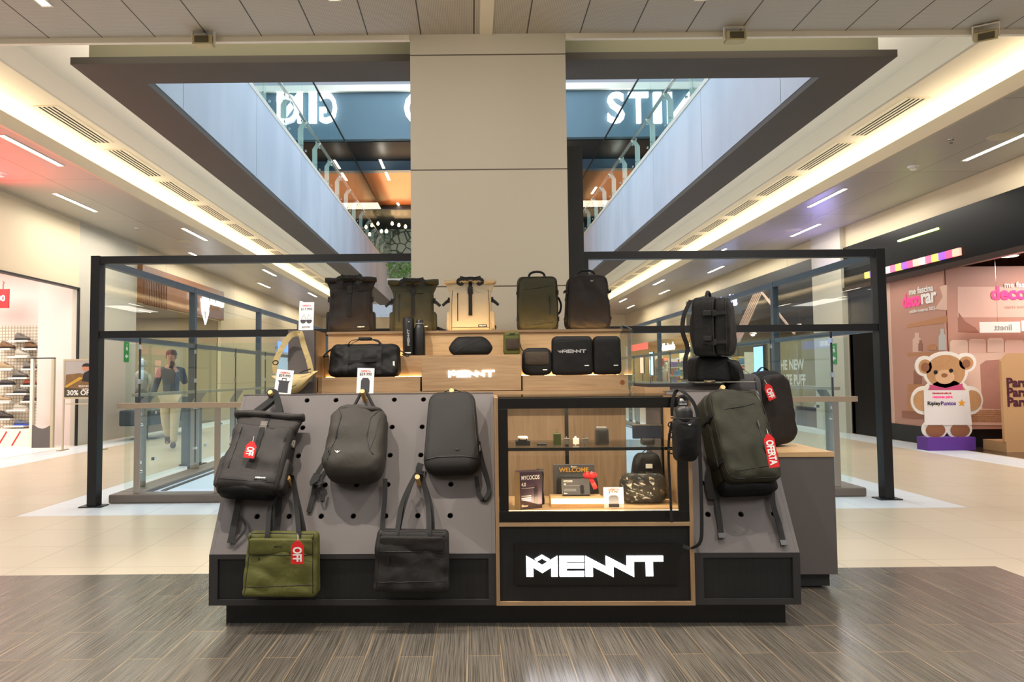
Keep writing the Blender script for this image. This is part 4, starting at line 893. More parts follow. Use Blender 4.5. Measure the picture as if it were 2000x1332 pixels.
# waist pack
q = kat(919, 690, 1.48); t = kthing('waist_pack', 'small black waist pack with a diagonal fold on the lit sign box', 'waist pack', (q.x, 1.56, 1.3998)); b = Bag(t)
b.body('body', soft(.345, .10, .138, R=.06, e=.035, top=.80, dtop=.7, bulge=.012, wr=.005, seed=41, fn=lambda p: (p[0]*(1-.10*abs(p[2]-.06)/.06), p[1], p[2])), 'jet_nylon'); b.seam([(-.12, .02), (-.02, .075), (.09, .115)], .003, 'seam_black', 'fold_edge')
# olive pouch
q = kat(1002, 690, 1.50); t = kthing('pouch', 'small olive pouch with a dark mesh window beside the waist pack', 'pouch', (q.x-.01, 1.60, 1.3998), (0, 0, .1)); b = Bag(t)
b.body('body', soft(.125, .07, .172, R=.03, e=.02, top=.94, bulge=.004, wr=.002, seed=43, n=12), 'olive_small'); obj('mesh_window', soft(.10, .01, .085, R=.008, e=.004, n=6, wr=0), mat('mesh_brown', (52, 40, 22), .7, bump=.5, bscale=500), t, loc=(0, -.070, .038)); b.seam([(-.055, .145), (.055, .148)], .002, 'zip_black', 'zipper'); b.free([(.062, -.03, .09), (.07, -.04, .05), (.085, -.05, .03)], .006, 'webbing', 'pull_cord')
obj('top_label', B(-.02, .02, -.002, 0, -.003, .003), 'zip_black', t, loc=b.on(0, .155, .001))
# three black cases
def case(px0, px1, ytop, ybot, label, R, seed, y=1.42, name='packing_case', rz=0):
    a = kat(px0, ybot, y-.04); c = kat(px1, ytop, y-.04); w = c.x-a.x; h = c.z-1.2525; t = kthing(name, label, 'case', ((a.x+c.x)/2, y+.03, 1.2525), (0, 0, rz)); b = Bag(t)
    b.body('body', soft(w, .085, h, R=R, e=.02, top=.97, bulge=.005, wr=.0015, seed=seed, n=14), 'jet_nylon')
    pts = [(w*.47*math.copysign(abs(math.cos(q))**.4, math.cos(q)), -.060, h/2+h*.47*math.copysign(abs(math.sin(q))**.4, math.sin(q))) for q in [2*PI*i/48 for i in range(48)]]
    obj('zipper', MB().tube(pts, .0025, 6, True), 'zip_black', t, smooth=True); return b, w, h
b, w, h = case(1020, 1078, 679, 732, 'low black case with a brown mesh window', .05, 51); obj('mesh_window', soft(w*.8, .008, h*.5, R=.02, e=.004, n=6, wr=0), 'mesh_brown', b.t, loc=(0, -.083, h*.36)); b.patch(w*.25, h*.2, .03, .006, 'print_white', logo=False); b.seam([(0, h*.38), (0, h*.85)], .002)
b, w, h = case(1078, 1158, 656, 732, 'square black case with large grey lettering', .035, 53); b.seam([(-w*.4, h*.86), (w*.1, h*.87), (w*.36, h*.91)], .002, 'seam_black', 'pocket_seam'); obj('lettering', logo_mb(w*.58, .001), 'print_grey', b.t, loc=b.on(w*.03, h*.61, .001)); obj('badge', mark_mb(.04), 'print_grey', b.t, loc=b.on(-w*.30, h*.615, .001)); b.patch(w*.33, h*.24, .03, .005, 'print_white', logo=False)
b, w, h = case(1159, 1213, 656, 731, 'tall plain black case at the right end of the step', .035, 55); b.patch(w*.28, h*.24, .03, .005, 'print_white', logo=False)
# beige sling
A_ = lambda px, py, y=1.13: kat(px, py, y)
c0 = A_(574, 766); t = kthing('sling_bag', 'pale beige crescent sling bag hanging on the tall grey cabinet', 'sling bag', (c0.x, 1.19, c0.z)); b = Bag(t)
def crescent():
    rings = []; n = 26
    for k in range(n+1):
        u = k/n; a = PI*(.03+.94*u); cx = .118*-math.cos(a)*1.15; zc = .115-.075*math.sin(a)*1.0+(.03*u); rr = .012+.048*math.sin(a)**.8; ax = Vector((math.sin(a), 0, -math.cos(a)*-.6)).normalized(); nx = Vector((0, 1, 0)); up = ax.cross(nx)
        rings.append([Vector((cx, -.045, zc))+nx*(rr*.75*math.sin(q))+up*(rr*1.05*math.cos(q))+Vector((1, 1, 1))*.005*noise.noise(Vector((u*9, math.cos(q)*2, math.sin(q)*2))) for q in [2*PI*i/20 for i in range(20)]])
    return MB().loft(rings)
b.body('body', crescent(), 'beige_nylon')
hk = K(-1.345, 1.145, 1.555); hl = b.Mi @ hk
b.free([(.115, -.05, .135), (.095, -.05, .22), (.06, -.045, .32), (hl.x+.012, hl.y-.01, hl.z-.02), (hl.x, hl.y-.01, hl.z+.006)], .036, 'beige_nylon', 'shoulder_strap', (1, 0, .3)); b.free([(-.125, -.05, .13), (-.13, -.05, .20), (-.085, -.045, .30), (-.03, -.045, .38), (hl.x-.01, hl.y-.01, hl.z-.004), (hl.x, hl.y-.01, hl.z+.006)], .038, 'beige_nylon', 'shoulder_strap', (1, 0, -.4))
obj('trim_tape', MB().ribbon([(.05, -.098, .128), (.08, -.094, .142), (.12, -.08, .155)], .007, .004, (0, 0, 1)), 'webbing', t); obj('strap_ring', MB().tube([(-.128+.018*math.cos(q), -.05, .20+.014*math.sin(q)) for q in [2*PI*i/16 for i in range(16)]], .004, 6, True), 'buckle_black', t)
b.seam([(-.02, .03), (.02, .05)], .002)
# right: bottle in a sling holder
p = kat(1336, 900, -.05); t = kthing('bottle_sling', 'black padded bottle sling with webbing hanging at the right edge of the showcase', 'bottle bag', (p.x, -.02, p.z)); b = Bag(t)
b.body('sleeve', soft(.115, .105, .215, R=.03, e=.045, top=1.08, dtop=1.05, bulge=.004, wr=.003, seed=61, n=14), 'jet_nylon'); b.badge(.01, .185, .02)
bt = MB().lathe([(.046, .2), (.046, .245), (.040, .262), (.026, .272), (.026, .29), (.022, .296)], 20, (-.005, -.052, 0)); obj('bottle', bt, 'matt_black', t, smooth='auto')
obj('bottle_loop', MB().tube([(-.005+.022*math.cos(q), -.055, .300+.022*math.sin(q)) for q in [2*PI*i/18 for i in range(18)]], .006, 7, True), 'buckle_black', t); obj('cap_ring', MB().lathe([(.027, .278), (.027, .285)], 18, (-.005, -.052, 0)), 'chrome', t)
obj('hem', MB().tube([(.058*math.copysign(abs(math.cos(q))**.5, math.cos(q)), -.052+.055*math.copysign(abs(math.sin(q))**.5, math.sin(q)), .212) for q in [2*PI*i/30 for i in range(30)]], .004, 6, True), 'webbing', t)
b.free([(-.05, -.02, .22), (-.045, -.01, .29), (-.02, -.0, .345), (.02, -.01, .33), (.075, -.01, .24), (.085, -.01, .0), (.085, -.01, -.30), (.075, -.01, -.40), (.03, -.01, -.43), (-.01, -.012, -.42)], .018, 'webbing', 'shoulder_strap', (1, .2, 0)); b.free([(-.06, -.05, .19), (-.075, -.05, .12), (-.078, -.04, .02), (-.072, -.03, -.12), (-.068, -.03, -.30)], .012, 'webbing', 'side_strap', (1, 0, 0))
for z in (.18, .13, .05): obj('clip', MB().tube([(-.065+.014*math.cos(q), -.05, z+.012*math.sin(q)) for q in [2*PI*i/12 for i in range(12)]], .0035, 6, True), 'buckle_black', t)
ktag('hook', MB().lathe([(.008, -.012), (.012, 0), (.016, .012), (.008, .022)], 14, (0, 0, 0), .5), 'white', 'small white oval hook at the top right corner of the showcase', 'hook', kat(1331, 787, -.028)+Vector((0, .01, 0)), smooth='auto')
# right upper: box bag, backpack, camera bag, suitcase backpack
TZ = 1.1965
p = kat(1392, 750, .80); t = kthing('backpack', 'black bag lying folded under the upright backpack on the right box', 'backpack', (p.x-.01, .97, TZ)); b = Bag(t)
b.body('body', soft(.21, .25, .160, R=.03, e=.03, top=.95, bulge=.004, wr=.005, seed=71, n=14), 'jet_nylon'); b.seam([(-.10, .05), (.0, .085), (.08, .12)], .002); b.body('side_section', soft(.10, .2, .14, R=.04, e=.03, n=10, seed=72), 'jet_nylon', (.125, -.02, .0)); b.free([(.08, -.24, .14), (.14, -.26, .10), (.16, -.26, .02)], .03, 'webbing', 'strap', (1, .3, 0))
p = kat(1392, 700, .80); t = kthing('backpack', 'black backpack standing sideways on top of the folded black bag', 'backpack', (p.x-.005, .80, TZ+.166), (0, .0, -.6+PI/2*.0)); t.rotation_euler = (0, .02, KR+math.radians(62)); t.location = K(p.x-.10, .78, TZ+.160); b = travel(t, .30, .21, .355, 'jet_nylon', seed=75, R=.06, top=.93, diag=False, low=False, zipx=None)
_m['jet_nylon']; b.free([(-.10, .01, .34), (-.11, .05, .25), (-.11, .06, .15), (-.10, .035, .05), (-.10, .05, -.02), (-.10, .05, -.14)], .045, 'webbing', 'shoulder_strap', (.7, .7, 0)); b.free([(.10, .01, .34), (.11, .045, .25), (.11, .05, .15), (.10, .03, .05)], .05, 'webbing', 'shoulder_strap', (.7, .7, 0))
for z in (.25, .10): obj('side_clip', B(-.165, -.145, -.12, -.07, z-.015, z+.015), 'buckle_black', t, bevel=.003)
p = kat(1460, 740, .92); t = kthing('organizer_bag', 'dark grey zipped bag between the black backpack and the tall black case', 'bag', (kat(1462, 770, .85).x, .97, .7925), (0, 0, -.35)); b = Bag(t); hh = kat(1462, 730, .85).z-.7925
b.body('body', soft(.25, .2, hh, R=.06, e=.04, top=.9, bulge=.01, wr=.006, seed=81, n=16), 'grey_box_nylon'); b.seam([(-.10, hh*.94), (-.06, hh*.75), (-.05, hh*.2)], .004, 'zip_black', 'zipper'); b.seam([(.08, hh*.94), (.09, hh*.75), (.09, hh*.2)], .004, 'zip_black', 'zipper'); b.free([(-.05, -.1, hh), (0, -.1, hh+.03), (.05, -.1, hh)], .02, 'webbing', 'handle', (0, 1, 0))
p = kat(1527, 862, .90); t = kthing('travel_case', 'large black rounded shell backpack with a red OFF tag on the oak counter', 'backpack', (p.x-.055, 1.06, .7925), (0, -.08, .35)); b = Bag(t); hh = kat(1500, 724, .9).z-.7925
b.body('body', soft(.30, .14, hh, R=.11, e=.04, top=.88, bulge=.012, wr=.004, seed=85, n=18), 'jet_nylon'); b.body('front_section', soft(.26, .06, hh*.92, R=.09, e=.02, top=.85, bulge=.01, wr=.006, seed=86, n=18), 'brown_black', (-.01, -.13, .015))
b.seam([(.02, hh*.55), (.09, hh*.5), (.10, hh*.2)], .002); b.free([(-.05, -.06, hh*.98), (0, -.06, hh+.025), (.05, -.06, hh*.98)], .02, 'webbing', 'handle', (0, 1, 0))
sale_tag(0, 0, 'OFF', 'small red OFF tag on the tall black shell backpack behind the olive one', p=kat(1497, 750, .80), rot=(0, -.38, .2), h=.103, w=.053)
t = kthing('tablet_stand', 'thin silver bar like tray lying on the right display box', 'tray', (kat(1408, 757, .60).x, .50, 1.1965+.0))
obj('tray', B(-.175, .175, .02, .2, .004, .010), 'chrome', t, bevel=.002); obj('hinge', MB().tube([(-.12, .02, .012), (-.06, .02, .012)], .008, 8), 'chrome', t); obj('foot', B(-.16, -.05, .03, .19, 0, .004), 'print_grey', t)

# ---- price cards
mat('card_white', (240, 236, 234), .5); mat('print_red', (206, 50, 60), .6); mat('print_black', (28, 28, 30), .6)
def price_card(px0, px1, y0, y1, y, label, price, kind, rz=0, z=None, lean=-.12, roll=0):
    a = kat(px0, y1, y); c = kat(px1, y0, y); w = c.x-a.x; h = c.z-a.z
    t = kthing('price_card', label, 'price card', ((a.x+c.x)/2, y, a.z if z is None else z), (lean, roll, rz)); obj('card', B(-w/2, w/2, -.0015, .0015, 0, h), 'card_white', t)
    def tx(s, z_, sz, m, dx=0): sz = min(sz, h*.15); obj('print', text_mb(s, sz, .0004, .0004), m, t, loc=(dx, -.002, z_))
    tx('OFERTA', h*.87, w*.16, 'print_red'); tx(price, h*.75, w*.24, 'print_black')
    s = h*.58
    if kind == 'roll': q = MB(); q.prism([(-.3*w, s*.1), (.3*w, s*.1), (.28*w, s*.78), (.36*w, s*.95), (-.36*w, s*.95), (-.28*w, s*.78)], -.0005, 0); q.prism([(-.14*w, s*.95), (-.14*w, s*1.13), (.14*w, s*1.13), (.14*w, s*.95), (.10*w, s*.95), (.10*w, s*1.08), (-.10*w, s*1.08), (-.10*w, s*.95)], -.0005, 0)
    elif kind == 'pack': q = MB(); q.prism([(-.26*w, s*.05), (.26*w, s*.05), (.26*w, s*.85), (.16*w, s*1.05), (-.16*w, s*1.05), (-.26*w, s*.85)], -.0005, 0)
    elif kind == 'two':
        q = MB()
        for cx, k in ((-.2, 1), (.2, -1)): q.prism([((cx+.2*math.cos(a_))*w, s*.62+.16*w*math.sin(a_)*1.4*(1 if math.sin(a_) < 0 else .2)) for a_ in [2*PI*i/16 for i in range(16)]], -.0005, 0); q.tube([(cx*w-.16*w, -.0003, s*.65), ((cx+.05*k)*w, -.0003, s*.98), (cx*w+.16*w, -.0003, s*.68)], .0012, 4)
        tx('$29.990', h*.12, w*.16, 'print_black')
    obj('bag_picture', q, mat('print_slate', (62, 62, 68), .6), t, loc=(0, -.0018, 0))
    st = MB(); st.box(-.012, .012, 0, .03, -.002, .002); obj('foot', st, 'case_glass', t); return t
price_card(583, 612, 581, 638, 1.30, 'white price card with two small bags on the tall grey cabinet', '$17.990', 'two', z=1.579)
price_card(535, 568, 722, 770, .53, 'white 59.990 price card with a roll-top picture at the left top edge', '$59.990', 'roll', z=1.157, roll=.1)
price_card(696, 729, 721, 771, .53, 'white 59.990 price card with a slim backpack picture above the middle backpack', '$59.990', 'pack', z=1.157, roll=.03)
price_card(1180, 1218, 958, 998, .12, 'cream 79.990 price card inside the showcase', '$79.990', 'pack', z=.5635)

# ---- showcase contents
CF = .5635; SH = .8825
def cpos(px, py, y): return kat(px, py, y)
mat('box_purple', (58, 38, 58), .4); mat('box_silver', (196, 182, 150), .35); mat('box_grey', (84, 82, 84), .5); mat('gold_print', (222, 170, 80), .4)
def clipper_box(x, y, z, label, rz, w=.12, d=.06, h=.19, rx=0, m='box_purple'):
    t = kthing('product_box', label, 'box', (x, y, z), (rx, 0, rz)); obj('carton', B(-w/2, w/2, -d, 0, 0, h), m, t, bevel=.001); obj('side_print', B(-w/2-.0006, -w/2, -d+.001, -.001, .001, h-.001), 'box_silver', t)
    def tx(s, dx, z_, sz, mm='print_white', sx=1): obj('print', text_mb(s, sz, .0004, .0005, align='LEFT', sx=sx), mm, t, loc=(dx, -d-.0008, z_))
    tx('MYCOCOS', -w*.44, h*.84, h*.155, sx=.72); tx('4.0', -w*.44, h*.66, h*.14, sx=.8)
    for k in range(3): obj('print', B(-w*.44, w*.0, -.0004, 0, h*(.34-.055*k), h*(.365-.055*k)), 'print_grey', t, loc=(0, -d-.0003, 0))
    obj('print', B(-w*.44, w*.2, -.0004, 0, h*.56, h*.565), 'print_white', t, loc=(0, -d-.0003, 0)); tx('Blaser', -w*.44, h*.09, h*.08)
    c = MB(); c.prism([(w*.22+.014*math.cos(a)*(1 if abs(math.sin(a)) > .3 else .7), h*.33+h*.29*math.sin(a)) for a in [2*PI*i/24 for i in range(24)]], -.0012, 0); obj('clipper_picture', c, mat('clipper_dark', (30, 24, 26), .3), t, loc=(0, -d, 0)); return t
p = cpos(1028, 995, .10); clipper_box(p.x, .17, CF, 'purple hair clipper carton in the left corner of the showcase', .38, w=.125, d=.07)
t = kthing('hair_clipper', 'black hair clipper standing behind the purple carton', 'clipper', (cpos(1056, 990, .22).x, .24, CF)); obj('body', MB().lathe([(.022, 0), (.024, .02), (.017, .07), (.019, .13), (.022, .16), (.018, .175)], 16), 'matt_black', t, smooth=True); obj('blade', B(-.018, .018, -.02, .012, .176, .19), 'chrome', t); obj('switch', B(-.004, .004, -.022, -.017, .08, .10), 'chrome', t)
p = cpos(1128, 994, .12); ktag('tray_box', B(-.135, .135, -.03, .10, 0, .05), 'oak_light', 'low pale riser box in the middle of the showcase floor', 'box', (p.x+.0, .15, CF), bevel=.002)
t = clipper_box(cpos(1127, 985, .16).x, .20, CF+.0505, 'grey hair clipper carton leaning back on the low riser box', 0, .145, .02, .085, -.35, 'box_grey')
t = kthing('gift_sheet', 'grey WELCOME carton standing at the back of the showcase', 'box', (cpos(1122, 960, .40).x, .44, CF)); p2 = cpos(1122, 908, .40); hh = p2.z-CF; obj('carton', B(-.115, .115, -.03, 0, 0, hh), 'box_grey', t, bevel=.001); obj('print', text_mb('WELCOME', .034, .0005, .0008), 'gold_print', t, loc=(0, -.0308, hh*.84)); obj('print', text_mb('Blaser', .014, .0005, .0003), 'print_white', t, loc=(0, -.0308, hh*.94))
q = cpos(1128, 990, .32); t = kthing('toiletry_bag', 'dark toiletry bag with a red bow in front of the WELCOME carton', 'toiletry bag', (q.x, .36, CF+.0)); b = Bag(t); hh = cpos(1128, 926, .30).z-CF; b.body('body', soft(.235, .09, hh, R=.045, e=.03, top=.93, dtop=.8, bulge=.008, wr=.003, seed=91, n=14), 'slate_fabric'); b.seam([(-.09, hh*.9), (.09, hh*.9)], .002)
# bow
q = cpos(1155, 935, .18); t = kthing('gift_bow', 'shiny red ribbon bow on the toiletry bag', 'bow', (q.x, .235, q.z)); mat('red_satin', (236, 66, 72), .25)
for i, (ax, az, s_) in enumerate(((-1, .5, 1), (1, .5, 1), (-.6, 1, .8), (.6, 1, .8), (0, -.6, .6))): 
    o = MB(); d_ = Vector((ax, 0, az)).normalized(); side = Vector((-d_.z, 0, d_.x)); o.ribbon([(0, 0, 0), tuple(d_*.022*s_+Vector((0, -.016, 0))+side*.006), tuple(d_*.040*s_+Vector((0, -.004, 0))), tuple(d_*.022*s_+Vector((0, .006, 0))-side*.006), (0, .002, 0)], .020, .0012, side); obj('loop', o, 'red_satin', t, smooth='auto')
o = MB(); o.ribbon([(0, 0, 0), (-.03, -.006, -.018), (-.062, 0, -.022)], .026, .001, (0, 0, 1)); obj('tail', o, 'red_satin', t); o = MB(); o.ribbon([(0, 0, 0), (.016, -.006, -.03), (.03, 0, -.062)], .024, .001, (1, 0, 0)); obj('tail', o, 'red_satin', t)
# bag bundle on the right of the case
t = kthing('wash_bag', 'black cylindrical wash bag wrapped in clear film at the right of the showcase floor', 'wash bag', (cpos(1258, 990, .25).x, .33, CF)); b = Bag(t); b.body('body', soft(.245, .13, .155, R=.05, e=.05, bulge=.008, wr=.004, seed=95, n=14), 'slate_fabric'); obj('film', soft(.252, .136, .162, R=.05, e=.05, bulge=.012, wr=.012, ws=16, seed=96, n=20), 'case_glass', t, loc=(0, .003, -.0))
for x in (-.085, -.03): b.strap([(x, .10), (x+.01, .13)], .02, 'buckle_grey', 'clasp', .006)
t = kthing('soft_tote', 'folded black bag with a white tag standing behind the wash bag', 'bag', (cpos(1262, 900, .42).x, .455, CF)); b = Bag(t); hh = cpos(1262, 874, .42).z-CF; b.body('body', soft(.215, .09, hh*.9, R=.05, e=.03, top=.62, bulge=.01, wr=.008, seed=97, n=16), 'jet_nylon'); b.free([(-.03, -.05, hh*.88), (0, -.06, hh*.97), (.04, -.05, hh*.88)], .01, 'webbing', 'handle', (0, 1, 0)); obj('tag', B(-.018, .018, -.003, 0, -.012, .012), 'print_white', t, loc=b.on(0, hh*.66, .004))
# glass shelf items
def shelf(px): return cpos(px, 865, .18).x
t = kthing('watch_box', 'small black box with a white wrist band on the left of the glass shelf', 'box', (shelf(1021), .18, SH)); obj('box', B(-.038, .038, -.03, .04, 0, .026), 'matt_black', t, bevel=.002); obj('band', soft(.054, .045, .02, R=.009, e=.008, n=8, wr=0), 'white', t, loc=(0, .02, .029), smooth=True); obj('dial', B(-.022, .022, -.028, -.024, .028, .038), 'black_gloss', t)
ktag('wallet', B(-.026, .026, -.02, .03, 0, .012), 'matt_black', 'flat black wallet lying beside the watch box', 'wallet', (shelf(1058), .17, SH), bevel=.003)
t = kthing('perfume_bottle', 'dark green square bottle with a tall thin cap on the glass shelf', 'bottle', (shelf(1088), .18, SH)); obj('body', B(-.02, .02, -.02, .02, 0, .062), mat('bottle_green', (52, 64, 26), .15), t, bevel=.003); obj('cap', B(-.008, .008, -.008, .008, .062, .085), 'case_glass', t)
for i, (px, m_, lab) in enumerate(((1107, 'matt_black', 'black'), (1125, 'white', 'white'), (1143, 'brown_black', 'dark brown'))):
    t = kthing('wrist_watch', '%s banded watch in the row on the glass shelf' % lab, 'watch', (shelf(px), .20, SH+.0), group=None); obj('strap', MB().tube([(0, .02*math.cos(q), .021+.0185*math.sin(q)) for q in [2*PI*k/20 for k in range(20)]], .0075 if 0 else .005, 6, True), m_, t, smooth=True); obj('dial', B(-.016, .016, -.028, -.019, .004, .036), 'buckle_grey' if i != 1 else 'white', t, bevel=.002)
t = kthing('speaker', 'dark portable speaker standing on the glass shelf', 'speaker', (shelf(1174), .18, SH)); obj('body', soft(.072, .05, .092, R=.012, e=.01, n=10, wr=0, top=.92), 'slate_fabric', t, smooth=True); obj('top_edge', B(-.025, .025, -.04, -.01, .0915, .095), 'print_grey', t)
t = kthing('phone_holder', 'dark phone held sideways on a small dock on the glass shelf', 'phone', (shelf(1263), .18, SH)); obj('dock', soft(.07, .045, .035, R=.01, e=.008, n=8, wr=0), 'slate_fabric', t, smooth=True); obj('phone', B(-.078, .078, -.024, -.014, .032, .106), mat('phone_blue', (44, 52, 70), .15), t, bevel=.004); obj('phone_edge', B(-.07, .07, -.023, -.015, .1061, .1075), 'chrome', t)
# ---------------------------------------------------------------- left: shoe shop
WS = 13.80
mat('shop_white', (244, 232, 222), .6); mat('shop_pink', (236, 218, 212), .6)
brickmat('wire_mesh', (232, 222, 206), (232, 222, 206), (176, 162, 140), .06, .06, .008, offset=0, rough=.6, coords='XZ')
mb = MB(); mb.box(-14, -8.365, WS+.05, WS+.15, .33, 2.33); struct('wall_shop', mb, 'wire_mesh')
mb = MB(); mb.box(-14, -8.36, WS+.06, WS+.2, 2.33, 3.6); mb.box(-8.36, XL-.1, WS-.15, WS+.2, 0, 3.6); mb.box(-14, -13.9, 4, WS, 0, 3.6); mb.box(-14, XL-.1, 3.9, 4, 0, 3.6); struct('wall_shop', mb, 'shop_pink')
struct('ceiling', B(-14, XL-.05, 4, WS+.2, 3.6, 3.65), 'shop_white')
struct('trim_14', B(-14, -8.37, WS-.3, WS+.05, 0, .33), 'shop_white')
for x in (-9.0, -10.8): area('shop_light', (x, 11, 3.5), 1.5, 52, (1, .95, .91), sy=4)
for i, x in enumerate((-9.62, -9.25, -8.98, -8.72)):
    tag(obj('red_stroke', MB().ribbon([(x, WS-.304, .02), (x+.16, WS-.304, .29)], .025, .002, (1, 0, -.5)), 'red'), 'thin red slanted stroke on the white base below the shoes, %s from the left' % ords[i].replace('nearest', 'first'), 'decoration', 'red strokes on the shoe wall base')
t = thing('hanging_sign', 'red square sale sign hanging inside the shoe shop', 'sign', (-9.10, 13.3, 2.45)); p = at(18, 583, 13.3); t.location = (p.x-.35, 13.3, p.z)
obj('board', B(-.35, .35, -.01, .01, -.18, .18), 'red', t); obj('lettering', text_mb('00', .16, .001, .004), 'print_white', t, loc=(.20, -.012, 0)); obj('hook', MB().tube([(.23, 0, .18), (.23, 0, .27), (.25, 0, .30), (.22, 0, .33)], .008, 6), 'red', t)
def shoe(col, sole, high, name, label, x, y, z, group):
    t = thing(name, label, 'shoe', (x, y, z), group=group); rings = []; n = 14
    for k in range(15):
        u = k/14; X = -.135+.28*u; top = (.13 if high else .085) if u < .25 else ((.13 if high else .085)*(1-(u-.25)/.35)+.062*((u-.25)/.35) if u < .6 else .062-.022*((u-.6)/.4)**1.5)
        top *= (.55+.45*math.sin(min(1, u*8)*PI/2)) if u < .12 else 1; top *= math.cos(max(0, (u-.9)/.1)*1.2)**.5
        w = .034+.012*math.sin(u*PI*1.1-.2); w *= .6 if k in (0, 14) else 1
        rings.append([Vector((X, w*math.cos(a), .022+top*(.5+.5*math.sin(a)))) for a in [2*PI*i/n for i in range(n)]])
    obj('upper', MB().loft(rings), col, t, smooth=True)
    s = [(-.142+.0+.294*(i/12), .045*math.sin(PI*min(1, max(.0, .12+.76*(i/12))))**.6) for i in range(13)]
    obj('sole', MB().prismz([(x_, -w_) for x_, w_ in s]+[(x_, w_) for x_, w_ in s[::-1]], 0, .026), sole, t, bevel=.004)
    l = MB()
    for k in range(4): l.tube([(-.02+.03*k, -.03, (.12 if high else .09)-.018*k), (-.01+.03*k, 0, (.135 if high else .10)-.018*k), (-.02+.03*k, .03, (.12 if high else .09)-.018*k)], .004, 5)
    obj('laces', l, 'seam_black', t); return t
mat('shoe_grey', (120, 114, 106), .7); mat('shoe_brown', (128, 96, 66), .7); mat('shoe_light', (186, 180, 166), .7); mat('shoe_dark', (74, 68, 66), .7); mat('shoe_blue', (96, 104, 128), .7); mat('shoe_red', (168, 72, 56), .7); mat('shoe_tan', (176, 150, 118), .7)
mat('sole_black', (34, 32, 32), .6); mat('sole_pale', (206, 200, 188), .6); mat('sole_blue', (52, 80, 190), .5)
SH_ = [('A', 0, 26, 681, 14, 'shoe_brown', 1), ('A', -4, 29, 721, 12, 'shoe_tan', 1), ('A', -2, 31, 752, 14, 'shoe_dark', 0), ('A', -4, 25, 784, 8, 'shoe_tan', 0), ('A', -4, 26, 817, 10, 'shoe_dark', 1),
       ('B', 23, 61, 665, 43, 'shoe_grey', 1), ('B', 22, 60, 696, 44, 'shoe_light', 1), ('B', 22, 59, 737, 39, 'shoe_grey', 1), ('B', 20, 58, 768, 41, 'shoe_grey', 0), ('B', 19, 57, 800, 41, 'shoe_light', 0), ('B', 14, 52, 831, 42, 'shoe_blue', 0),
       ('C', 49, 82, 681, 73, 'shoe_brown', 1), ('C', 48, 82, 720, 60, 'shoe_grey', 1), ('C', 47, 80, 752, 74, 'shoe_red', 0), ('C', 47, 80, 783, 60, 'shoe_dark', 0)]
cn = {'A': 'left column', 'B': 'middle column', 'C': 'right column'}; cc = {}
on_ = ['top', 'second', 'third', 'fourth', 'fifth', 'lowest']; tn = {'shoe_brown': 'brown', 'shoe_tan': 'tan', 'shoe_dark': 'dark', 'shoe_grey': 'grey', 'shoe_light': 'pale grey', 'shoe_blue': 'blue soled grey', 'shoe_red': 'reddish'}
for c, xa, xb, ys, xs, m_, hi in SH_:
    k = cc.get(c, 0); cc[c] = k+1; a = at(xa, ys, WS-.05); b_ = at(xb, ys, WS-.05); z = a.z-.03
    tag(obj('shoe_shelf', B(a.x, min(b_.x, -8.385), WS-.16, WS+.03, z, z+.03), 'white'), 'small white shelf on the wire shoe wall, %s, %s from the top' % (cn[c], on_[k].replace('top', 'first')), 'shelf', 'small shelves of the shoe wall')
    p = at(xs, ys, WS-.06); shoe(m_, 'sole_blue' if m_ == 'shoe_blue' else ('sole_pale' if m_ in ('shoe_light', 'shoe_tan') else 'sole_black'), hi, 'hiking_boot' if hi else 'trainer', '%s %s on the shoe wall, %s, %s from the top' % (tn[m_], 'hiking boot' if hi else 'trainer', cn[c], on_[k].replace('top', 'first')), min(p.x, -8.53), WS-.06, z+.03, 'shoes on the wire wall')
# security gate
t = thing('security_gate', 'pale security gate with dark grey foot at the shoe shop entrance', 'security gate', (-8.0, 13.25, 0))
obj('side_post', B(-.225, -.175, -.03, .03, 0, 1.655), 'white_trim', t); obj('side_post', B(.165, .215, -.03, .03, 0, 1.655), 'lip', t); obj('clear_panel', B(-.175, .165, -.006, .006, .42, 1.64), 'clear_glass', t); obj('cap', B(-.225, .215, -.03, .03, 1.655, 1.675), 'sole_black', t)
obj('foot_panel', MB().prism([(-.175, 0), (.165, 0), (.165, .42), (.08, .37), (0, .35), (-.09, .37), (-.175, .42)], -.02, .02), mat('foot_grey', (96, 92, 90), .6), t)
# poster stand
p0 = at(121, 880, 12.7); t = thing('poster_stand', 'silver poster stand with a 30% off advert beside the shoe shop', 'poster stand', (p0.x, 12.7, 0)); a = at(123, 776, 12.7); c = at(183, 701, 12.7); w = .72; z0, z1 = a.z, c.z
f = MB(); f.box(0, .025, -.012, .012, .0, z1); f.box(w-.025, w, -.012, .012, 0, z1); f.box(.025, w-.025, -.012, .012, z1-.03, z1); f.box(.025, w-.025, -.012, .012, z0-.03, z0); f.box(.025, w-.025, -.012, .012, z0-.13, z0-.11); obj('frame', f, 'lip', t)
f = MB(); f.box(-.02, .045, -.15, .15, 0, .02); f.box(w-.045, w+.02, -.15, .15, 0, .02); obj('foot', f, 'lip', t)
def flat(parent, name, poly, m, y): return obj(name, MB().prism(poly, y-.0012, y), m, parent)
H_ = z1-z0-.03; ps = obj('poster', B(.025, w-.025, -.006, 0, z0, z1-.03), mat('poster_grey', (172, 168, 164), .5), t)
flat(ps, 'picture', [(.03, z0), (w-.03, z0), (w-.03, z0+H_*.45), (.5, z0+H_*.58), (.3, z0+H_*.66), (.05, z0+H_*.62)], mat('rock_brown', (122, 92, 56), .7, var=.4, vscale=9), -.0065)
flat(ps, 'picture', [(.03, z0), (w-.03, z0), (w-.03, z0+H_*.2), (.03, z0+H_*.26)], mat('rock_dark', (72, 64, 46), .7), -.008)
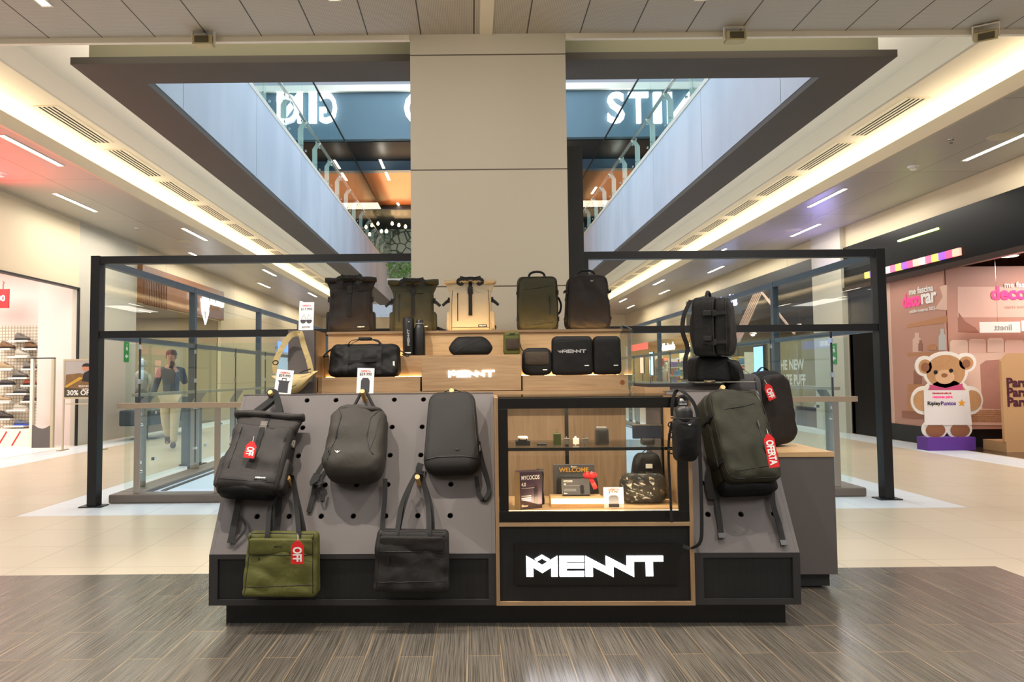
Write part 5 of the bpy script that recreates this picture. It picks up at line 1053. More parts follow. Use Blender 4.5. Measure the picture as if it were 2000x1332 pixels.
flat(ps, 'picture', [(.03, z0+H_*.30), (.30, z0+H_*.56), (.36, z0+H_*.52), (.06, z0+H_*.26)], mat('jacket_yellow', (196, 154, 50), .6), -.0085)
flat(ps, 'picture', [(.34, z0+H_*.44), (.37, z0+H_*.66), (.50, z0+H_*.76), (w-.03, z0+H_*.74), (w-.03, z0+H_*.42), (.5, z0+H_*.40)], mat('jacket_black', (26, 26, 30), .6), -.009)
flat(ps, 'picture', [(.40, z0+H_*.71), (.345, z0+H_*.75), (.33, z0+H_*.83), (.42, z0+H_*.88), (.49, z0+H_*.84), (.48, z0+H_*.74)], mat('face_skin', (196, 132, 104), .6), -.010)
flat(ps, 'picture', [(.33, z0+H_*.84), (.36, z0+H_*.91), (.42, z0+H_*.93), (.49, z0+H_*.91), (.51, z0+H_*.83)], 'jacket_black', -.0115)
obj('lettering', text_mb('30% OFF', .125, .001, .003, align='LEFT'), 'print_white', ps, loc=(.07, -.010, z0+H_*.115)); obj('lettering', text_mb('HASTA', .04, .001, .001, align='LEFT'), 'print_white', ps, loc=(.34, -.010, z0+H_*.215))
obj('lettering', text_mb('SELECCION', .04, .001, .001, align='LEFT'), 'print_white', ps, loc=(.28, -.010, z0+H_*.30))
# green exit stickers on wall columns
def exit_sign(px, py, X, label, fl):
    d = ray(px, py); k = X/d.x; t = thing('exit_sticker', label, 'sign', (X, d.y*k, CAMH+d.z*k), (0, 0, PI/2 if X < 0 else -PI/2))
    obj('plate', B(-.11, .11, -.004, 0, -.22, .22), mat('exit_green', (40, 150, 70), .5), t); q = MB(); q.prism([(-.06*fl, -.10), (0, -.04), (0, -.08), (.07*fl, -.08), (.07*fl, -.12), (0, -.12), (0, -.16)], -.006, -.004) ; q.prism([(-.03, .02), (.01, .06), (.05, .02), (.06, .04), (.02, .12), (-.03, .10)], -.006, -.004); q.lathe([(.018, -.001), (.018, .001)], 10, (0, -.005, .15)) if 0 else q.cbox(.01, -.005, .15, .03, .002, .03); obj('symbol', q, 'print_white', t); return t
exit_sign(247, 687, XL+.004, 'small green exit sticker on the left wall pillar', 1); exit_sign(1629, 691, XR-.126, 'small green exit sticker on the right wall pillar', 1)

# ---------------------------------------------------------------- left: wooden shop front further back
t = thing('shop_fascia', 'brown wooden shop fascia with white letters and crest on the left', 'shop front', (XL, 17.2, 0))
mw = mat('fascia_wood', (128, 78, 40), .45, var=.25, vscale=2.5); obj('panel', B(0, .12, -1.2, 4.1, 3.0, 3.86), mw, t)
sl = MB()
for k in range(14): sl.box(.12, .15, -1.15+.09*k, -1.11+.09*k, 2.95, 3.7)
obj('slats', sl, 'wood_brown', t)
for s, y, z, sz in (('H', 1.55, 3.47, .38), ('HONU', 3.45, 3.48, .36)): obj('lettering', text_mb(s, sz, .03, .006), 'letter_glow', t, loc=(.15, y, z), rot=(0, 0, PI/2))
cr = MB(); cr.prism([(-.2, .30), (.2, .30), (.22, 0), (0, -.25), (-.22, 0)], -.03, 0); cr.prism([(-.34, .08), (-.26, .02), (-.22, -.3), (0, -.62), (-.1, -.35), (-.25, -.1)], -.03, 0); cr.prism([(.34, .08), (.26, .02), (.22, -.3), (.0, -.62), (.1, -.35), (.25, -.1)], -.03, 0); obj('crest', cr, 'letter_glow', t, loc=(.13, 2.55, 3.38), rot=(0, 0, PI/2))
mb = MB(); mb.box(-11.5, -11.4, 15.97, 21.5, 0, 3.2); mb.box(-11.5, XL-.1, 15.9, 15.97, 0, 3.2); mb.box(-11.5, XL-.1, 21.4, 21.5, 0, 3.2); mb.box(-11.5, XL-.1, 15.9, 21.5, 3.1, 3.2); struct('wall_shop', mb, mat('shop_wall', (172, 158, 128), .7))
area('shop_light', (-9.3, 18.6, 3.05), 1.5, 60, (1, .9, .75), sy=4)
on2 = ['first', 'second', 'third', 'fourth', 'fifth', 'sixth']
def cname(c):
    r_, g_, b_ = c
    if max(c)-min(c) < 25: return 'white' if r_ > 190 else 'dark'
    if b_ == max(c): return 'blue'
    if r_ == max(c): return 'red' if g_ < 110 else ('sand' if b_ > 110 else 'yellow')
    return 'green'
def rack(x, y0, y1, rows, cols, seed, label, group, short, face=1, h=2.2, pal=((150, 60, 50), (60, 80, 120), (200, 180, 140), (60, 60, 60), (210, 205, 200), (120, 130, 90), (190, 150, 60))):
    r = random.Random(seed); t = thing('shelf_unit', label, 'shelf unit', (x, y0, 0)); f = MB(); f.box(-.2, .2, 0, .03, 0, h); f.box(-.2, .2, y1-y0-.03, y1-y0, 0, h)
    obj('side_panel', f, 'white_trim', t)
    for i in range(rows): obj('shelf', B(-.2, .2, .03, y1-y0-.03, .15+i*(h-.2)/rows, .18+i*(h-.2)/rows), 'white_trim', t)
    pm = [mat('goods_%s' % '_'.join(map(str, c)), c, .7) for c in pal]
    for i in range(rows):
        for j in range(cols):
            w = (y1-y0-.1)/cols; z = .181+i*(h-.2)/rows; hh = r.uniform(.4, .8)*(h-.2)/rows; y = y0+.06+j*w
            g = MB(); n = r.randint(2, 5)
            for k in range(n): g.box(x-.15+r.uniform(0, .02), x+.15, y+.01, y+w-.02, z+hh*k/n, z+hh*(k+.85)/n)
            ci = r.randrange(len(pm)); tag(obj('folded_clothes', g, pm[ci], bevel=.008), '%s folded clothes, %s shelf up, %s from the near end, %s' % (cname(pal[ci]), on2[i], on2[j], short), 'clothes', group)
rack(-10.9, 16.6, 20.6, 4, 5, 3, 'white shelf unit in the wooden fronted shop on the left', 'folded clothes in the left shop', 'wooden fronted shop')
def mannequin(x, y, label, mt, mb_, s=1.0):
    t = thing('mannequin', label, 'mannequin', (x, y, 0)); p = mat('mannequin_grey', (200, 196, 190), .4)
    obj('stand_base', MB().lathe([(.18, 0), (.18, .02)], 20), 'chrome', t)
    obj('torso', MB().loft([[Vector((a*math.cos(q), b*math.sin(q), z)) for q in [2*PI*i/16 for i in range(16)]] for a, b, z in ((.15, .10, .88), (.14, .10, 1.05), (.17, .11, 1.25), (.20, .11, 1.38), (.12, .08, 1.46), (.05, .05, 1.50))]), mt, t, smooth=True)
    obj('head', MB().lathe([(.02, 1.48), (.05, 1.49), (.05, 1.54), (.075, 1.60), (.085, 1.68), (.07, 1.75), (.02, 1.79)], 16), p, t, smooth=True)
    for sg in (-1, 1):
        obj('arm', MB().tube([(sg*.19, 0, 1.38), (sg*.24, 0, 1.15), (sg*.24, -.05, .92)], [.05, .042, .032], 10), mt, t, smooth=True); obj('leg', MB().tube([(sg*.08, 0, .92), (sg*.09, 0, .5), (sg*.09, 0, .03)], [.085, .06, .045], 10), mb_, t, smooth=True)
mannequin(-8.5, 17.2, 'mannequin in a dark jacket in the wooden fronted shop window', 'jacket_black', 'rock_dark'); mannequin(-8.6, 18.5, 'mannequin in a pale jacket in the wooden fronted shop window', mat('cloth_pale', (180, 176, 166), .7), 'jacket_black')
t = thing('bench', 'long dark padded bench in front of the wooden fronted shop', 'bench', (-6.9, 15.4, 0)); obj('seat', B(-.3, .3, -.9, 1.6, .30, .62), mat('bench_slate', (52, 66, 76), .6), t, bevel=.03); obj('leg', B(-.04, .04, -.4, -.32, 0, .30), 'near_black', t); obj('leg', B(-.04, .04, 1.1, 1.18, 0, .30), 'near_black', t); obj('foot_plate', B(-.25, .25, -.5, -.22, 0, .012), 'near_black', t)
t = thing('display_column', 'slate grey pillar standing beside the left railing', 'pillar', (-4.55, 11.6, 0)); 
t.location = (at(395, 780, 10.4).x-.15, 10.4, 0); obj('shaft', B(-.11, .11, -.11, .11, .02, 1.0), mat('slate_pillar', (86, 98, 102), .5, var=.2, vscale=6), t, bevel=.01); obj('base', B(-.13, .18, -.13, .13, 0, .02), 'near_black', t); obj('light_tube', MB().tube([(.0, 0, 1.0), (0, 0, 1.75)], .018, 8), mat('tube_glow', (235, 250, 255), emit=4), t)
# third shop, left
mb = MB(); mb.box(-11.5, -11.4, 27.3, 33.5, 0, 2.8); mb.box(-11.5, XL-.1, 27.2, 27.3, 0, 2.8); mb.box(-11.5, XL-.1, 33.5, 33.6, 0, 2.8); mb.box(-11.5, XL-.1, 27.2, 33.6, 2.75, 2.8); struct('wall_shop', mb, 'pale_blue')
area('shop_light', (-9.3, 30, 2.7), 1.5, 90, (.9, .95, 1), sy=5)
rack(-9.5, 27.9, 33.0, 4, 6, 8, 'white shelf unit in the furthest shop on the left', 'folded clothes in the furthest left shop', 'far left shop')
t = thing('shop_fascia', 'blue lit shop sign at the far left', 'shop front', (XL+.002, 29.5, 0.06)); obj('panel', B(0, .08, -1.8, 2.6, 2.25, 2.62), mat('sign_blue', (90, 130, 235), emit=1.2), t); obj('lettering', text_mb('CORTO', .3, .02, .006), 'letter_glow', t, loc=(.10, .4, 2.43), rot=(0, 0, PI/2))

# ---------------------------------------------------------------- person walking behind the left railing
def skin_mesh(name, verts, edges, radii, m, parent, root=0, sub=2):
    me = bpy.data.meshes.new(name); me.from_pydata(verts, edges, []); o = bpy.data.objects.new(name, me); C.objects.link(o)
    o.modifiers.new('skin', 'SKIN'); sv = me.skin_vertices[0].data
    for i, r in enumerate(radii): sv[i].radius = (r, r) if not isinstance(r, tuple) else r; sv[i].use_root = (i == root)
    o.modifiers['skin'].use_smooth_shade = True; s = o.modifiers.new('sub', 'SUBSURF'); s.levels = s.render_levels = sub
    bpy.context.view_layer.update(); nm = bpy.data.meshes.new_from_object(o.evaluated_get(bpy.context.evaluated_depsgraph_get())); bpy.data.objects.remove(o); nm.materials.clear(); nm.materials.append(_m[m])
    q = bpy.data.objects.new(name, nm); C.objects.link(q); q.parent = parent
    for p in nm.polygons: p.use_smooth = True
    return q
mat('skin', (196, 140, 116), .5); mat('trousers_beige', (206, 190, 158), .8, bump=.3, bscale=40); mat('jacket_navy', (44, 58, 70), .7, bump=.3, bscale=40); mat('shoe_leather', (66, 56, 54), .5); mat('hair_brown', (64, 46, 38), .7)
t = thing('person', 'person in dark jacket and beige trousers walking behind the left railing', 'person', (-5.40, 12.75, 0), (0, 0, .25))
V = [(0, 0, .95), (0, .01, 1.10), (0, .0, 1.28), (0, 0, 1.42), (0, -.01, 1.50), (0, -.02, 1.56), (0, -.03, 1.64), (0, -.02, 1.71),
     (-.18, 0, 1.40), (-.25, .02, 1.15), (-.30, -.06, .92), (-.32, -.09, .85),
     (.18, 0, 1.40), (.25, -.04, 1.17), (.12, -.20, 1.40), (.07, -.19, 1.47),
     (-.09, 0, .90), (-.10, .08, .52), (-.09, .30, .22), (-.09, .30, .10), (-.09, .22, .10),
     (.09, 0, .90), (.08, -.06, .50), (.06, -.06, .10), (.06, -.16, .05)]
E_ = [(0, 1), (1, 2), (2, 3), (3, 4), (4, 5), (5, 6), (6, 7), (3, 8), (8, 9), (9, 10), (10, 11), (3, 12), (12, 13), (13, 14), (14, 15), (0, 16), (16, 17), (17, 18), (18, 19), (19, 20), (0, 21), (21, 22), (22, 23), (23, 24)]
R_ = [.13, .12, .135, .11, .05, .062, .085, .07, .055, .042, .032, .028, .055, .042, .032, .028, .085, .06, .042, .035, .03, .085, .06, .042, .035]
skin_mesh('body', V, E_, R_, 'skin', t)
def sub_skin(name, ids, extra, m, infl):
    idx = {v: i for i, v in enumerate(ids)}; e = [(idx[a], idx[b]) for a, b in E_ if a in idx and b in idx]; return skin_mesh(name, [V[i] for i in ids], e, [R_[i]*infl+.01 for i in ids], m, t)
sub_skin('jacket', [0, 1, 2, 3, 4, 8, 9, 10, 12, 13, 14], None, 'jacket_navy', 1.12); sub_skin('trousers', [0, 16, 17, 18, 21, 22, 23], None, 'trousers_beige', 1.22)
for ids in ([18, 19, 20], [23, 24]): sub_skin('shoe', ids, None, 'shoe_leather', 1.15)
def fingers(hx, hy, hz, dx, dz, nm):
    for k in range(4): a = (k-1.5)*.016; skin_mesh('finger', [(hx+a*dz, hy, hz-a*dx*0), (hx+a*dz*1.1+dx*.035, hy-.012, hz+dz*.035), (hx+a*dz*1.1+dx*(.062-.004*abs(k-1)), hy-.02+.012, hz+dz*(.066-.005*abs(k-1.3)))], [(0, 1), (1, 2)], [.0095, .0085, .0075], 'skin', t, sub=1)
    skin_mesh('thumb', [(hx-.018, hy, hz), (hx-.04, hy-.015, hz+dz*.02), (hx-.048, hy-.02, hz+dz*.045)], [(0, 1), (1, 2)], [.011, .0095, .008], 'skin', t, sub=1)
fingers(-.325, -.10, .83, 0, -1, 'left'); fingers(.065, -.19, 1.485, 0, 1, 'right')
obj('hair', MB().lathe([(.06, 1.60), (.088, 1.63), (.098, 1.69), (.09, 1.74), (.06, 1.775), (.01, 1.785)], 18, (0, .012, 0)), 'hair_brown', t, smooth=True)
f = MB(); f.loft([[Vector((r*math.cos(q), -.105-.0+y, z+r*.6*math.sin(q))) for q in [2*PI*i/8 for i in range(8)]] for r, y, z in ((.008, -.004, 1.665), (.013, -.018, 1.635), (.010, -.0, 1.625))]); obj('nose', f, 'skin', t, smooth=True)
for sg in (-1, 1): obj('eye', MB().lathe([(.003, -.008), (.009, 0), (.003, .008)], 10, (sg*.03, -.107, 1.668)), 'near_black', t, smooth=True); obj('ear', MB().lathe([(.005, -.03), (.018, 0), (.005, .03)], 8, (sg*.088, -.02, 1.65)), 'skin', t, smooth=True)
obj('mouth', B(-.022, .022, -.108, -.098, 1.602, 1.608), 'shoe_red', t)
tag(obj('phone', B(-.035, .035, -.006, .006, -.07, .07), 'black_gloss', loc=(-5.40+.10, 12.75-.21, 1.50), rot=(.3, .4, 0)), 'dark phone held up by the walking person', 'phone')

# ---------------------------------------------------------------- right: window display and cut-outs
mat('pink_wall', (190, 142, 124), .45, var=.06, vscale=1.2); mat('pink_deep', (156, 104, 84), .5); mat('pink_light', (222, 184, 166), .5); mat('shelf_tan', (190, 132, 92), .5); mat('magenta', (240, 62, 130), .4, emit=.25); mat('blanket', (176, 128, 112), .6, var=.12, vscale=5); mat('bed_cream', (226, 196, 176), .6, var=.06, vscale=4)
brickmat('rug_weave', (196, 150, 112), (176, 130, 94), (150, 106, 76), .05, .03, .004, rough=.8, coords='XZ')
mb = MB(); mb.box(XR, 15, 14.6, 14.7, 0, 3.2); mb.box(14.9, 15, 2, 14.7, 0, 3.2); mb.box(XR, 15, 1.9, 2, 0, 3.2); struct('wall_shop', mb, 'pink_deep'); struct('ceiling', B(XR+.13, 15, 2, 14.7, 3.2, 3.25), mat('ceiling_brown', (86, 58, 48), .4))
area('shop_light', (9.6, 10.2, 3.1), 1.2, 50, (1, .84, .78), sy=2); area('shop_light', (9.2, 7.5, 3.1), 1.2, 25, (1, .84, .78), sy=2)
for x, y, lab in ((10.6, 13.0, 'further'), (9.1, 11.9, 'nearer'), (9.6, 9.5, 'nearest')):
    t = thing('downlight', 'round warm downlight in the brown shop ceiling, '+lab, 'ceiling light', (x, y, 3.199), group='round lights of the right shop'); obj('ring', MB().lathe([(.15, -.008), (.16, 0)], 24), 'white_trim', t); obj('diffuser', MB().lathe([(.13, -.012), (.135, -.008)], 24), mat('down_glow', (255, 232, 190), emit=8), t)
YP = 11.75; PZ0, PZ1 = .30, 3.0
def at2(px, py, Y=YP): p = at(px, py, Y); return (p.x, p.z)
# panel facing the camera
t = thing('window_graphic', 'large printed bedroom picture facing the camera in the right shop window', 'window graphic', (XR+.05, YP, 0)); OX = XR+.05
def fl(poly, m, k, name='picture'): return obj(name, MB().prism([(x-OX, z) for x, z in poly], -.002-.0012*k, -.0012*k+.0), m, t)
obj('panel', B(0, 3.2, 0, .03, PZ0, PZ1), 'pink_wall', t)
fl([at2(1870, 620), at2(1870, 560), at2(1985, 560), at2(2060, 560), at2(2060, 620)], 'pink_light', 1)
fl([at2(1872, 610), at2(1885, 628), at2(1905, 640), at2(1912, 650), at2(1872, 648)], 'pink_deep', 2)
fl([at2(1850, 690), at2(1962, 688), at2(2100, 688), at2(2100, 800), at2(1850, 800)], 'bed_cream', 2)
for i, (a, b, c, d) in enumerate(((1855, 664, 1890, 690), (1892, 662, 1925, 690), (1928, 660, 1960, 688), (1962, 664, 2000, 690))): fl([at2(a, b+4), at2(a+4, b), at2(c-3, b), at2(c, b+5), at2(c, d), at2(a, d)], 'pink_light' if i % 2 else 'bed_cream', 3, 'pillow_picture')
fl([at2(1914, 712), at2(1925, 704), at2(1990, 700), at2(2100, 700), at2(2100, 800), at2(1918, 798)], 'blanket', 4)
fl([at2(1850, 800), at2(2100, 800), at2(2100, 826), at2(1850, 824)], 'rug_weave', 5)
fl([at2(1850, 824), at2(2100, 826), at2(2100, 832), at2(1850, 830)], 'pink_light', 4)
def bt(s, px, py, size, m, bold=.004, al='LEFT', Y=YP): p = at(px, py, Y); return obj('lettering', text_mb(s, size, .003, bold, align=al), m, t, loc=(p.x-OX, -.014, p.z))
bt('me fascina', 1960, 557, .13, 'print_white'); bt('decorar', 1934, 574, .30, 'magenta', .012); bt('otoño invierno 2025', 1962, 599, .075, 'pink_light', .001)
t = thing('shop_sign', 'white strip sign with mirrored lettering hanging in the right shop window', 'sign', (at(1914, 650, 11.5).x, 11.5, at(1914, 650, 11.5).z)); obj('board', B(0, .66, 0, .01, 0, .175), 'white', t)
m_ = text_mb('linett', .14, .002, .001); m_.v = [(-x, y, z) for x, y, z in m_.v]; obj('lettering', m_, 'print_grey', t, loc=(.38, -.002, .08)); obj('board', B(.68, 1.3, 0, .01, .02, .195), 'white', t); m_ = text_mb('li', .14, .002, .001); m_.v = [(-x, y, z) for x, y, z in m_.v]; obj('lettering', m_, 'print_grey', t, loc=(.78, -.002, .10)); obj('wire', MB().tube([(.3, .005, .175), (.3, .005, 1.3)], .002, 4), 'chrome', t)
# panel along the wall
t = thing('window_graphic', 'narrow printed picture of shelves and vases along the right wall', 'window graphic', (XR, 11.8, 0), (0, 0, -PI/2))
def wx(px, py):                                        # wall plane, panel-local (x toward the camera side)
    d = ray(px, py); k = XR/d.x; return (11.8-d.y*k, CAMH+d.z*k)
def fw(poly, m, k, name='picture'): return obj(name, MB().prism(poly, -.002-.0012*k, -.0012*k), m, t)
obj('panel', B(-1.55, .049, 0, .03, PZ0, PZ1), 'pink_wall', t); fw([(-1.55, PZ0), (-1.44, PZ0), (-1.44, PZ1), (-1.55, PZ1)], 'pink_light', 1)
fw([wx(1772, 634), wx(1850, 616), wx(1850, 630), wx(1772, 640)], 'shelf_tan', 1); fw([wx(1772, 690), wx(1850, 686), wx(1850, 694), wx(1772, 696)], 'shelf_tan', 1)
for kk, (xa, xb, ya, yb, m_) in enumerate(((1783, 1800, 650, 688, 'pink_light'), (1794, 1802, 664, 686, 'pink_deep'), (1834, 1848, 642, 684, 'mannequin_grey'), (1812, 1830, 672, 684, 'shelf_tan'), (1785, 1800, 712, 750, 'pink_deep'))):
    h_ = yb-ya; fw([wx(xa, yb), wx(xb, yb), wx(xb, ya+h_*.35), wx(xb-(xb-xa)*.25, ya+h_*.22), wx(xb-(xb-xa)*.25, ya), wx(xa+(xb-xa)*.25, ya), wx(xa+(xb-xa)*.25, ya+h_*.22), wx(xa, ya+h_*.35)], m_, 2+kk*.4, 'vase_picture')
fw([wx(1773, 750), wx(1850, 752), wx(1850, 770), wx(1773, 766)], 'shelf_tan', 2); fw([wx(1773, 770), wx(1850, 774), wx(1850, 820), wx(1773, 815)], 'shelf_tan', 2); fw([wx(1762, 802), wx(1850, 806), wx(1850, 822), wx(1762, 816)], 'pink_deep', 3)
fw([wx(1836, 560), wx(1850, 556), wx(1850, 606), wx(1826, 604), wx(1842, 580)], 'pink_light', 3)
def bw(s, px, py, size, m, bold=.004, al='LEFT', sx=1): a = wx(px, py); o = obj('lettering', text_mb(s, size, .003, bold, align=al, sx=sx), m, t, loc=(a[0], -.008, a[1])); return o
bw('me fascina', 1776, 571, .16, 'print_white'); bw('deco', 1763, 590, .34, 'magenta', .012, sx=.78); bw('rar', 1799, 582, .34, 'print_white', .012, sx=.98); bw('otoño invierno 2025', 1777, 609, .085, 'print_white', .001)
mb = MB(); mb.box(XR+.06, 15, 11.8, 12.0, 0, .30); mb.box(XR-.02, XR+.04, 11.83, 13.35, 0, .30); struct('baseboard_right', mb, 'near_black')
mb = MB(); mb.box(XR-.04, XR+.02, 13.36, 13.42, 0, 2.93); mb.box(XR-.0, XR+.06, 13.42, 14.74, 0, 2.93); struct('wall_right', mb, 'black_gloss')
t = thing('light_strip', 'narrow lit strip of coloured squares on the black shop fascia', 'sign', (XR-.06, 13.9, 3.10))
for i in range(16): obj('colour_square', B(-.04, 0, -.17*i-.165, -.17*i, 0, .12), mat('tile_%d' % (i % 6), [(236, 210, 80), (128, 70, 190), (220, 70, 110), (244, 150, 130), (250, 200, 190), (235, 90, 120)][i % 6], emit=.8), t)
t = tag(obj('green_light', B(XR-.09, XR-.06, 11.7, 12.8, 3.62, 3.65), 'glow_green'), 'thin greenish light bar on the black shop fascia', 'light')
# teddy bear cut-out
q = at(1848, 873, 11.45); t = thing('bear_cutout', 'teddy bear cut-out with pink bow holding a white sign on a purple base', 'cut-out', (q.x, 11.45, 0)); K1 = 1384/11.45
def bp(px, py): p = at(px, py, 11.45); return (p.x-q.x, p.z)
def ell(cx, cy, rx, ry, n=28, a0=0): return [bp(cx+rx*math.cos(2*PI*i/n), cy+ry*math.sin(2*PI*i/n)) for i in range(n)]
def bf(poly, m, k, name): return obj(name, MB().prism(poly, -.012-.003*k, .012 if k <= 0 else -.012-.003*(k-1)), m, t)
obj('base', B(bp(1803, 870)[0], bp(1896, 870)[0], -.12, .16, 0, bp(1850, 853)[1]), mat('purple', (96, 52, 150), .6), t, bevel=.004)
fur = mat('fur_tan', (196, 150, 104), .9, bump=.6, bscale=60, var=.15, vscale=14); mat('fur_light', (222, 182, 140), .9, bump=.5, bscale=60); mat('fur_dark', (150, 100, 70), .9)
for i, e in enumerate(((1846, 724, 44, 38), (1806, 715, 19, 20), (1886, 708, 20, 19), (1848, 780, 50, 45), (1805, 782, 26, 28), (1893, 782, 26, 28), (1825, 838, 25, 20), (1873, 838, 25, 20))): bf(ell(*e), 'white', -.05*i, 'backing')
for e, m_, k, n_ in (((1846, 726, 38, 33), fur, 1, 'head'), ((1806, 716, 13, 14), fur, 1, 'ear'), ((1886, 709, 14, 13), fur, 1, 'ear'), ((1806, 717, 8, 9), 'fur_dark', 2, 'inner_ear'), ((1886, 710, 8, 8), 'fur_dark', 2, 'inner_ear'), ((1848, 775, 40, 34), fur, 1, 'body'), ((1802, 782, 19, 20), fur, 3, 'arm'), ((1896, 782, 19, 20), fur, 3, 'arm'), ((1826, 840, 19, 14), 'fur_dark', 2, 'foot'), ((1874, 840, 19, 14), 'fur_dark', 2, 'foot'), ((1844, 736, 19, 14), 'fur_light', 2, 'muzzle'), ((1843, 733, 6, 4), 'fur_dark', 3, 'nose'), ((1826, 727, 4, 4), 'near_black', 3, 'eye'), ((1856, 724, 4, 4), 'near_black', 3, 'eye')): bf(ell(*e), m_, k, n_)
bf([bp(1814, 751), bp(1845, 758), bp(1878, 749), bp(1879, 766), bp(1848, 768), bp(1816, 768)], mat('bow_pink', (206, 84, 132), .5), 4, 'bow')
bf([bp(1802, 762), bp(1890, 762), bp(1896, 830), bp(1804, 830)], 'card_white', 5, 'sign_board')
for s, px, py, sz, m_ in (('Ripley', 1809, 788, .085, 'print_dark'), ('Puntos', 1835, 788, .088, 'purple'), ('razones para', 1819, 775, .062, 'magenta'), ('Descubre las miles de', 1819, 768, .034, 'print_red')): o = obj('lettering', text_mb(s, sz, .002, .002, align='LEFT'), m_, t, loc=(bp(px, py)[0], -.030, bp(px, py)[1]))
bf([bp(1876+(8 if i % 2 == 0 else 3.5)*math.cos(PI*i/5-PI/2), 787+(8 if i % 2 == 0 else 3.5)*math.sin(PI*i/5-PI/2)) for i in range(10)], mat('star_orange', (240, 170, 60), .5), 6, 'star')
# cardboard standee
q2 = at(1982, 865, 11.0); t = thing('cardboard_standee', 'brown cardboard standee with dark lettering at the right edge', 'standee', (q2.x-.15, 11.0, .0)); zt = at(1980, 690, 11).z
obj('board', MB().prism([(0, .16), (1.0, .16), (1.0, zt+.02), (.12, zt), (0, zt-.12)], 0, .05), mat('kraft', (206, 164, 116), .8), t); obj('base', B(.02, .98, -.0, .5, 0, .16), 'kraft', t)
for i, py in enumerate((748, 767, 786)): obj('lettering', text_mb('Para ti', .19, .003, .008, align='LEFT'), mat('print_maroon', (84, 34, 50), .6), t, loc=(.06, -.003, at(1970, py, 11).z))

# ---------------------------------------------------------------- right: sports shop and beyond
mb = MB(); mb.box(12, 12.1, 16, 25.6, 0, 3.3); mb.box(XR+.12, 12, 15.9, 16, 0, 3.3); mb.box(XR+.12, 12, 25.5, 25.6, 0, 3.3); mb.box(XR+.12, 12, 16, 25.6, 3.2, 3.3); struct('wall_shop', mb, mat('shop_dark', (92, 84, 70), .7))
area('shop_light', (9.8, 20.5, 3.1), 1.5, 110, (1, .92, .8), sy=8)
rack(11.6, 16.6, 21, 5, 6, 21, 'white shelf unit near the front of the sports shop on the right', 'folded clothes in the right sports shop', 'sports shop front'); rack(11.6, 21.3, 25.2, 5, 5, 23, 'white shelf unit at the far end of the sports shop on the right', 'folded clothes at the far end of the right sports shop', 'sports shop rear')
t = thing('shop_fascia', 'blue white lit lettering on the dark sports shop fascia', 'shop sign', (XR-.10, 21.6, 3.42)); tm = text_mb('Columbia', .52, .04, .008); obj('lettering', tm, mat('letter_blue', (170, 190, 255), emit=3.5), t, rot=(0, 0, -PI/2))
t = thing('timber_frame', 'slanted pale timber A-frame mounted on the dark sports shop front', 'timber frame', (7.55, 19.5, 0))
def xp(px, py): d = ray(px, py); k = 7.55/d.x; return Vector((0, d.y*k-19.5, CAMH+d.z*k))
for k in range(5): obj('slat', MB().tube([xp(1430+3.5*k, 668), xp(1476+4*k, 568-k)], .022, 4), 'bed_cream', t)
obj('slat', MB().tube([xp(1484, 566), xp(1552, 652)], .03, 4), 'bed_cream', t); obj('slat', MB().tube([xp(1474, 568), xp(1502, 559)], .022, 4), 'bed_cream', t)
obj('wall_bracket', MB().tube([xp(1484, 566), xp(1484, 566)+Vector((.23, 0, 0))], .02, 6), 'near_black', t)
t = thing('window_poster', 'pale window poster with white lettering in the sports shop', 'poster', (XR+.12, 17.8, 0), (0, 0, -PI/2)); obj('sheet', B(-1.3, 1.3, 0, .01, .45, 2.1), mat('poster_sand', (156, 140, 100), .6, var=.4, vscale=3), t)
obj('lettering', text_mb('THE NEW', .34, .002, .012), 'print_white', t, loc=(0, -.003, 1.45)); obj('lettering', text_mb('AMAZE PUFF', .34, .002, .012, sx=.85), 'print_white', t, loc=(0, -.003, 1.08))
mannequin(8.9, 16.9, 'mannequin in a yellow jacket in the sports shop window', 'jacket_yellow', 'jacket_black'); mannequin(9.0, 22.3, 'mannequin in a blue jacket in the sports shop window', 'shoe_blue', 'jacket_black'); mannequin(9.0, 23.7, 'mannequin in a red jacket in the sports shop window', 'shoe_red', 'rock_dark')
mb = MB(); mb.box(12, 12.1, 26, 35.5, 0, 2.8); mb.box(XR+.1, 12, 25.7, 25.8, 0, 2.8); mb.box(XR+.1, 12, 35.5, 35.6, 0, 2.8); mb.box(XR+.1, 12, 25.8, 35.6, 2.7, 2.8); struct('wall_shop', mb, mat('shop_yellow', (214, 186, 126), .7))
area('shop_light', (9.8, 30.5, 2.6), 1.5, 130, (1, .9, .72), sy=8); rack(9.3, 26.4, 30.6, 4, 6, 31, 'white shelf unit in the bright yellow shop on the far right', 'folded clothes in the yellow shop', 'yellow shop front', pal=((230, 180, 80), (120, 160, 200), (210, 90, 60), (240, 230, 200), (120, 160, 90), (90, 120, 130)))
rack(9.3, 31, 35.2, 4, 6, 33, 'white shelf unit at the far end of the yellow shop', 'folded clothes at the far end of the yellow shop', 'yellow shop rear', pal=((230, 100, 80), (140, 180, 220), (240, 230, 220), (200, 200, 210), (90, 170, 180)))
t = thing('shop_fascia', 'white lit lettering of the bright yellow shop on the far right', 'shop sign', (XR-.02, 28.2, 2.35)); obj('lettering', text_mb('Maximada', .42, .03, .008), 'letter_glow', t, rot=(0, 0, -PI/2)); obj('panel', B(-.0, .04, 3.4, 6.6, 0.05, .35), mat('sign_red', (226, 90, 80), emit=.8), t)
t = thing('information_kiosk', 'small white counter standing in the far right aisle', 'counter', (6.3, 30.2, 0)); obj('body', B(-.5, .5, -.3, .3, 0, 1.0), 'white_trim', t, bevel=.02); obj('worktop', B(-.55, .55, -.35, .35, 1.0, 1.05), 'pale_blue', t)

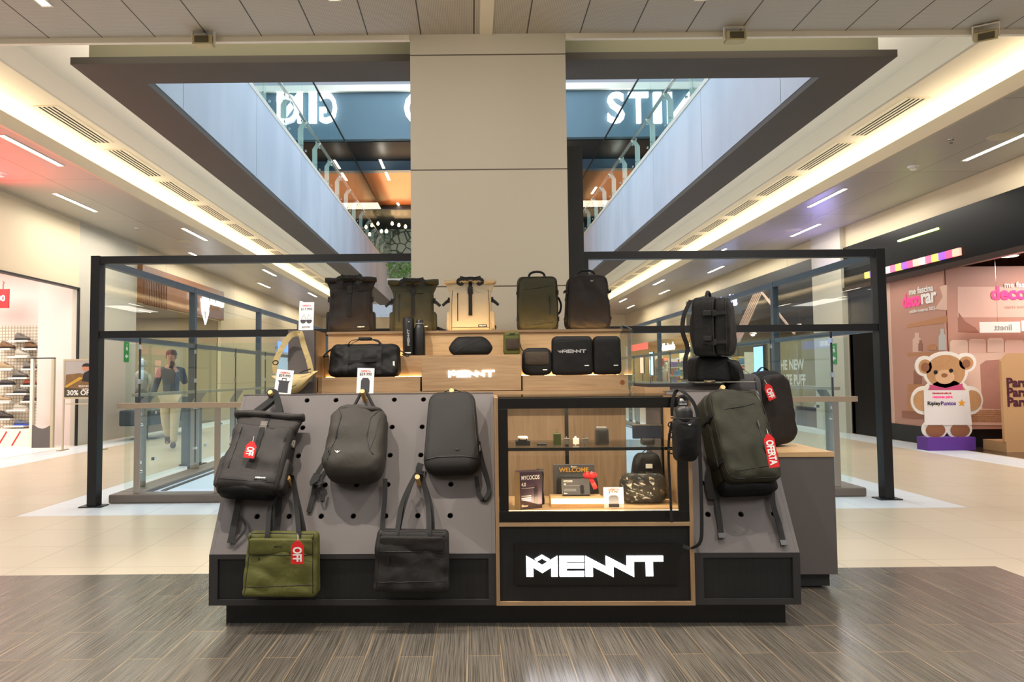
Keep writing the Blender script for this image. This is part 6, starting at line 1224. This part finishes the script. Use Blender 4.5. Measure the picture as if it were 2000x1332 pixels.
# goods close to the glass of the right hand shops
bright = ((236, 190, 90), (110, 170, 220), (226, 96, 70), (244, 240, 230), (130, 180, 110), (150, 120, 200), (60, 120, 190))
rack(8.45, 21.4, 25.2, 5, 6, 41, 'low white shelf unit close to the sports shop window', 'folded clothes by the sports shop window', 'window unit of sports shop', h=1.9, pal=bright)
rack(8.35, 26.2, 29.4, 5, 6, 43, 'low white shelf unit close to the yellow shop window', 'folded clothes by the yellow shop window', 'window unit of yellow shop', h=1.9, pal=bright)
mannequin(8.5, 29.9, 'mannequin in a red top in the yellow shop window', 'red', 'shoe_blue'); mannequin(8.5, 31.0, 'mannequin in a pale top in the yellow shop window', 'cloth_pale', 'goods_60_60_60')
for y, z, h_, m_, lab in ((20.3, 1.25, .8, (120, 160, 255), 'blue white lit screen in the sports shop window'), (32.4, 1.2, 1.1, (170, 215, 255), 'pale blue lit screen in the yellow shop window'), (34.2, 1.3, .9, (255, 150, 130), 'coral lit screen at the far end of the yellow shop')):
    t = thing('screen', lab, 'screen', (8.25, y, 0)); obj('panel', B(-.03, .03, -.35, .35, z, z+h_), 'near_black', t); obj('display', B(-.035, -.03, -.32, .32, z+.03, z+h_-.03), mat('screen_%d' % int(y), m_, emit=1.6), t); obj('pole', B(-.02, .02, -.02, .02, 0, z), 'near_black', t); obj('foot', B(-.2, .2, -.2, .2, 0, .02), 'near_black', t)
for i, (y, z) in enumerate(((17.0, 2.55), (19.4, 2.5), (22.6, 2.5), (26.8, 2.45), (29.2, 2.45), (31.6, 2.45), (33.6, 2.45))):
    t = thing('pendant_lamp', 'small white pendant lamp in the right hand shops, %s from the camera' % ords[i], 'lamp', (9.0, y, z), group='pendant lamps of the right shops'); obj('shade', MB().lathe([(.10, 0), (.12, .02), (.05, .10)], 14), 'white_trim', t); obj('bulb', MB().lathe([(.03, -.05), (.06, -.02), (.06, .0)], 12), 'bulb_glow', t); obj('cord', MB().tube([(0, 0, .1), (0, 0, (3.2 if y < 25 else 2.7)-z)], .006, 5), 'near_black', t)
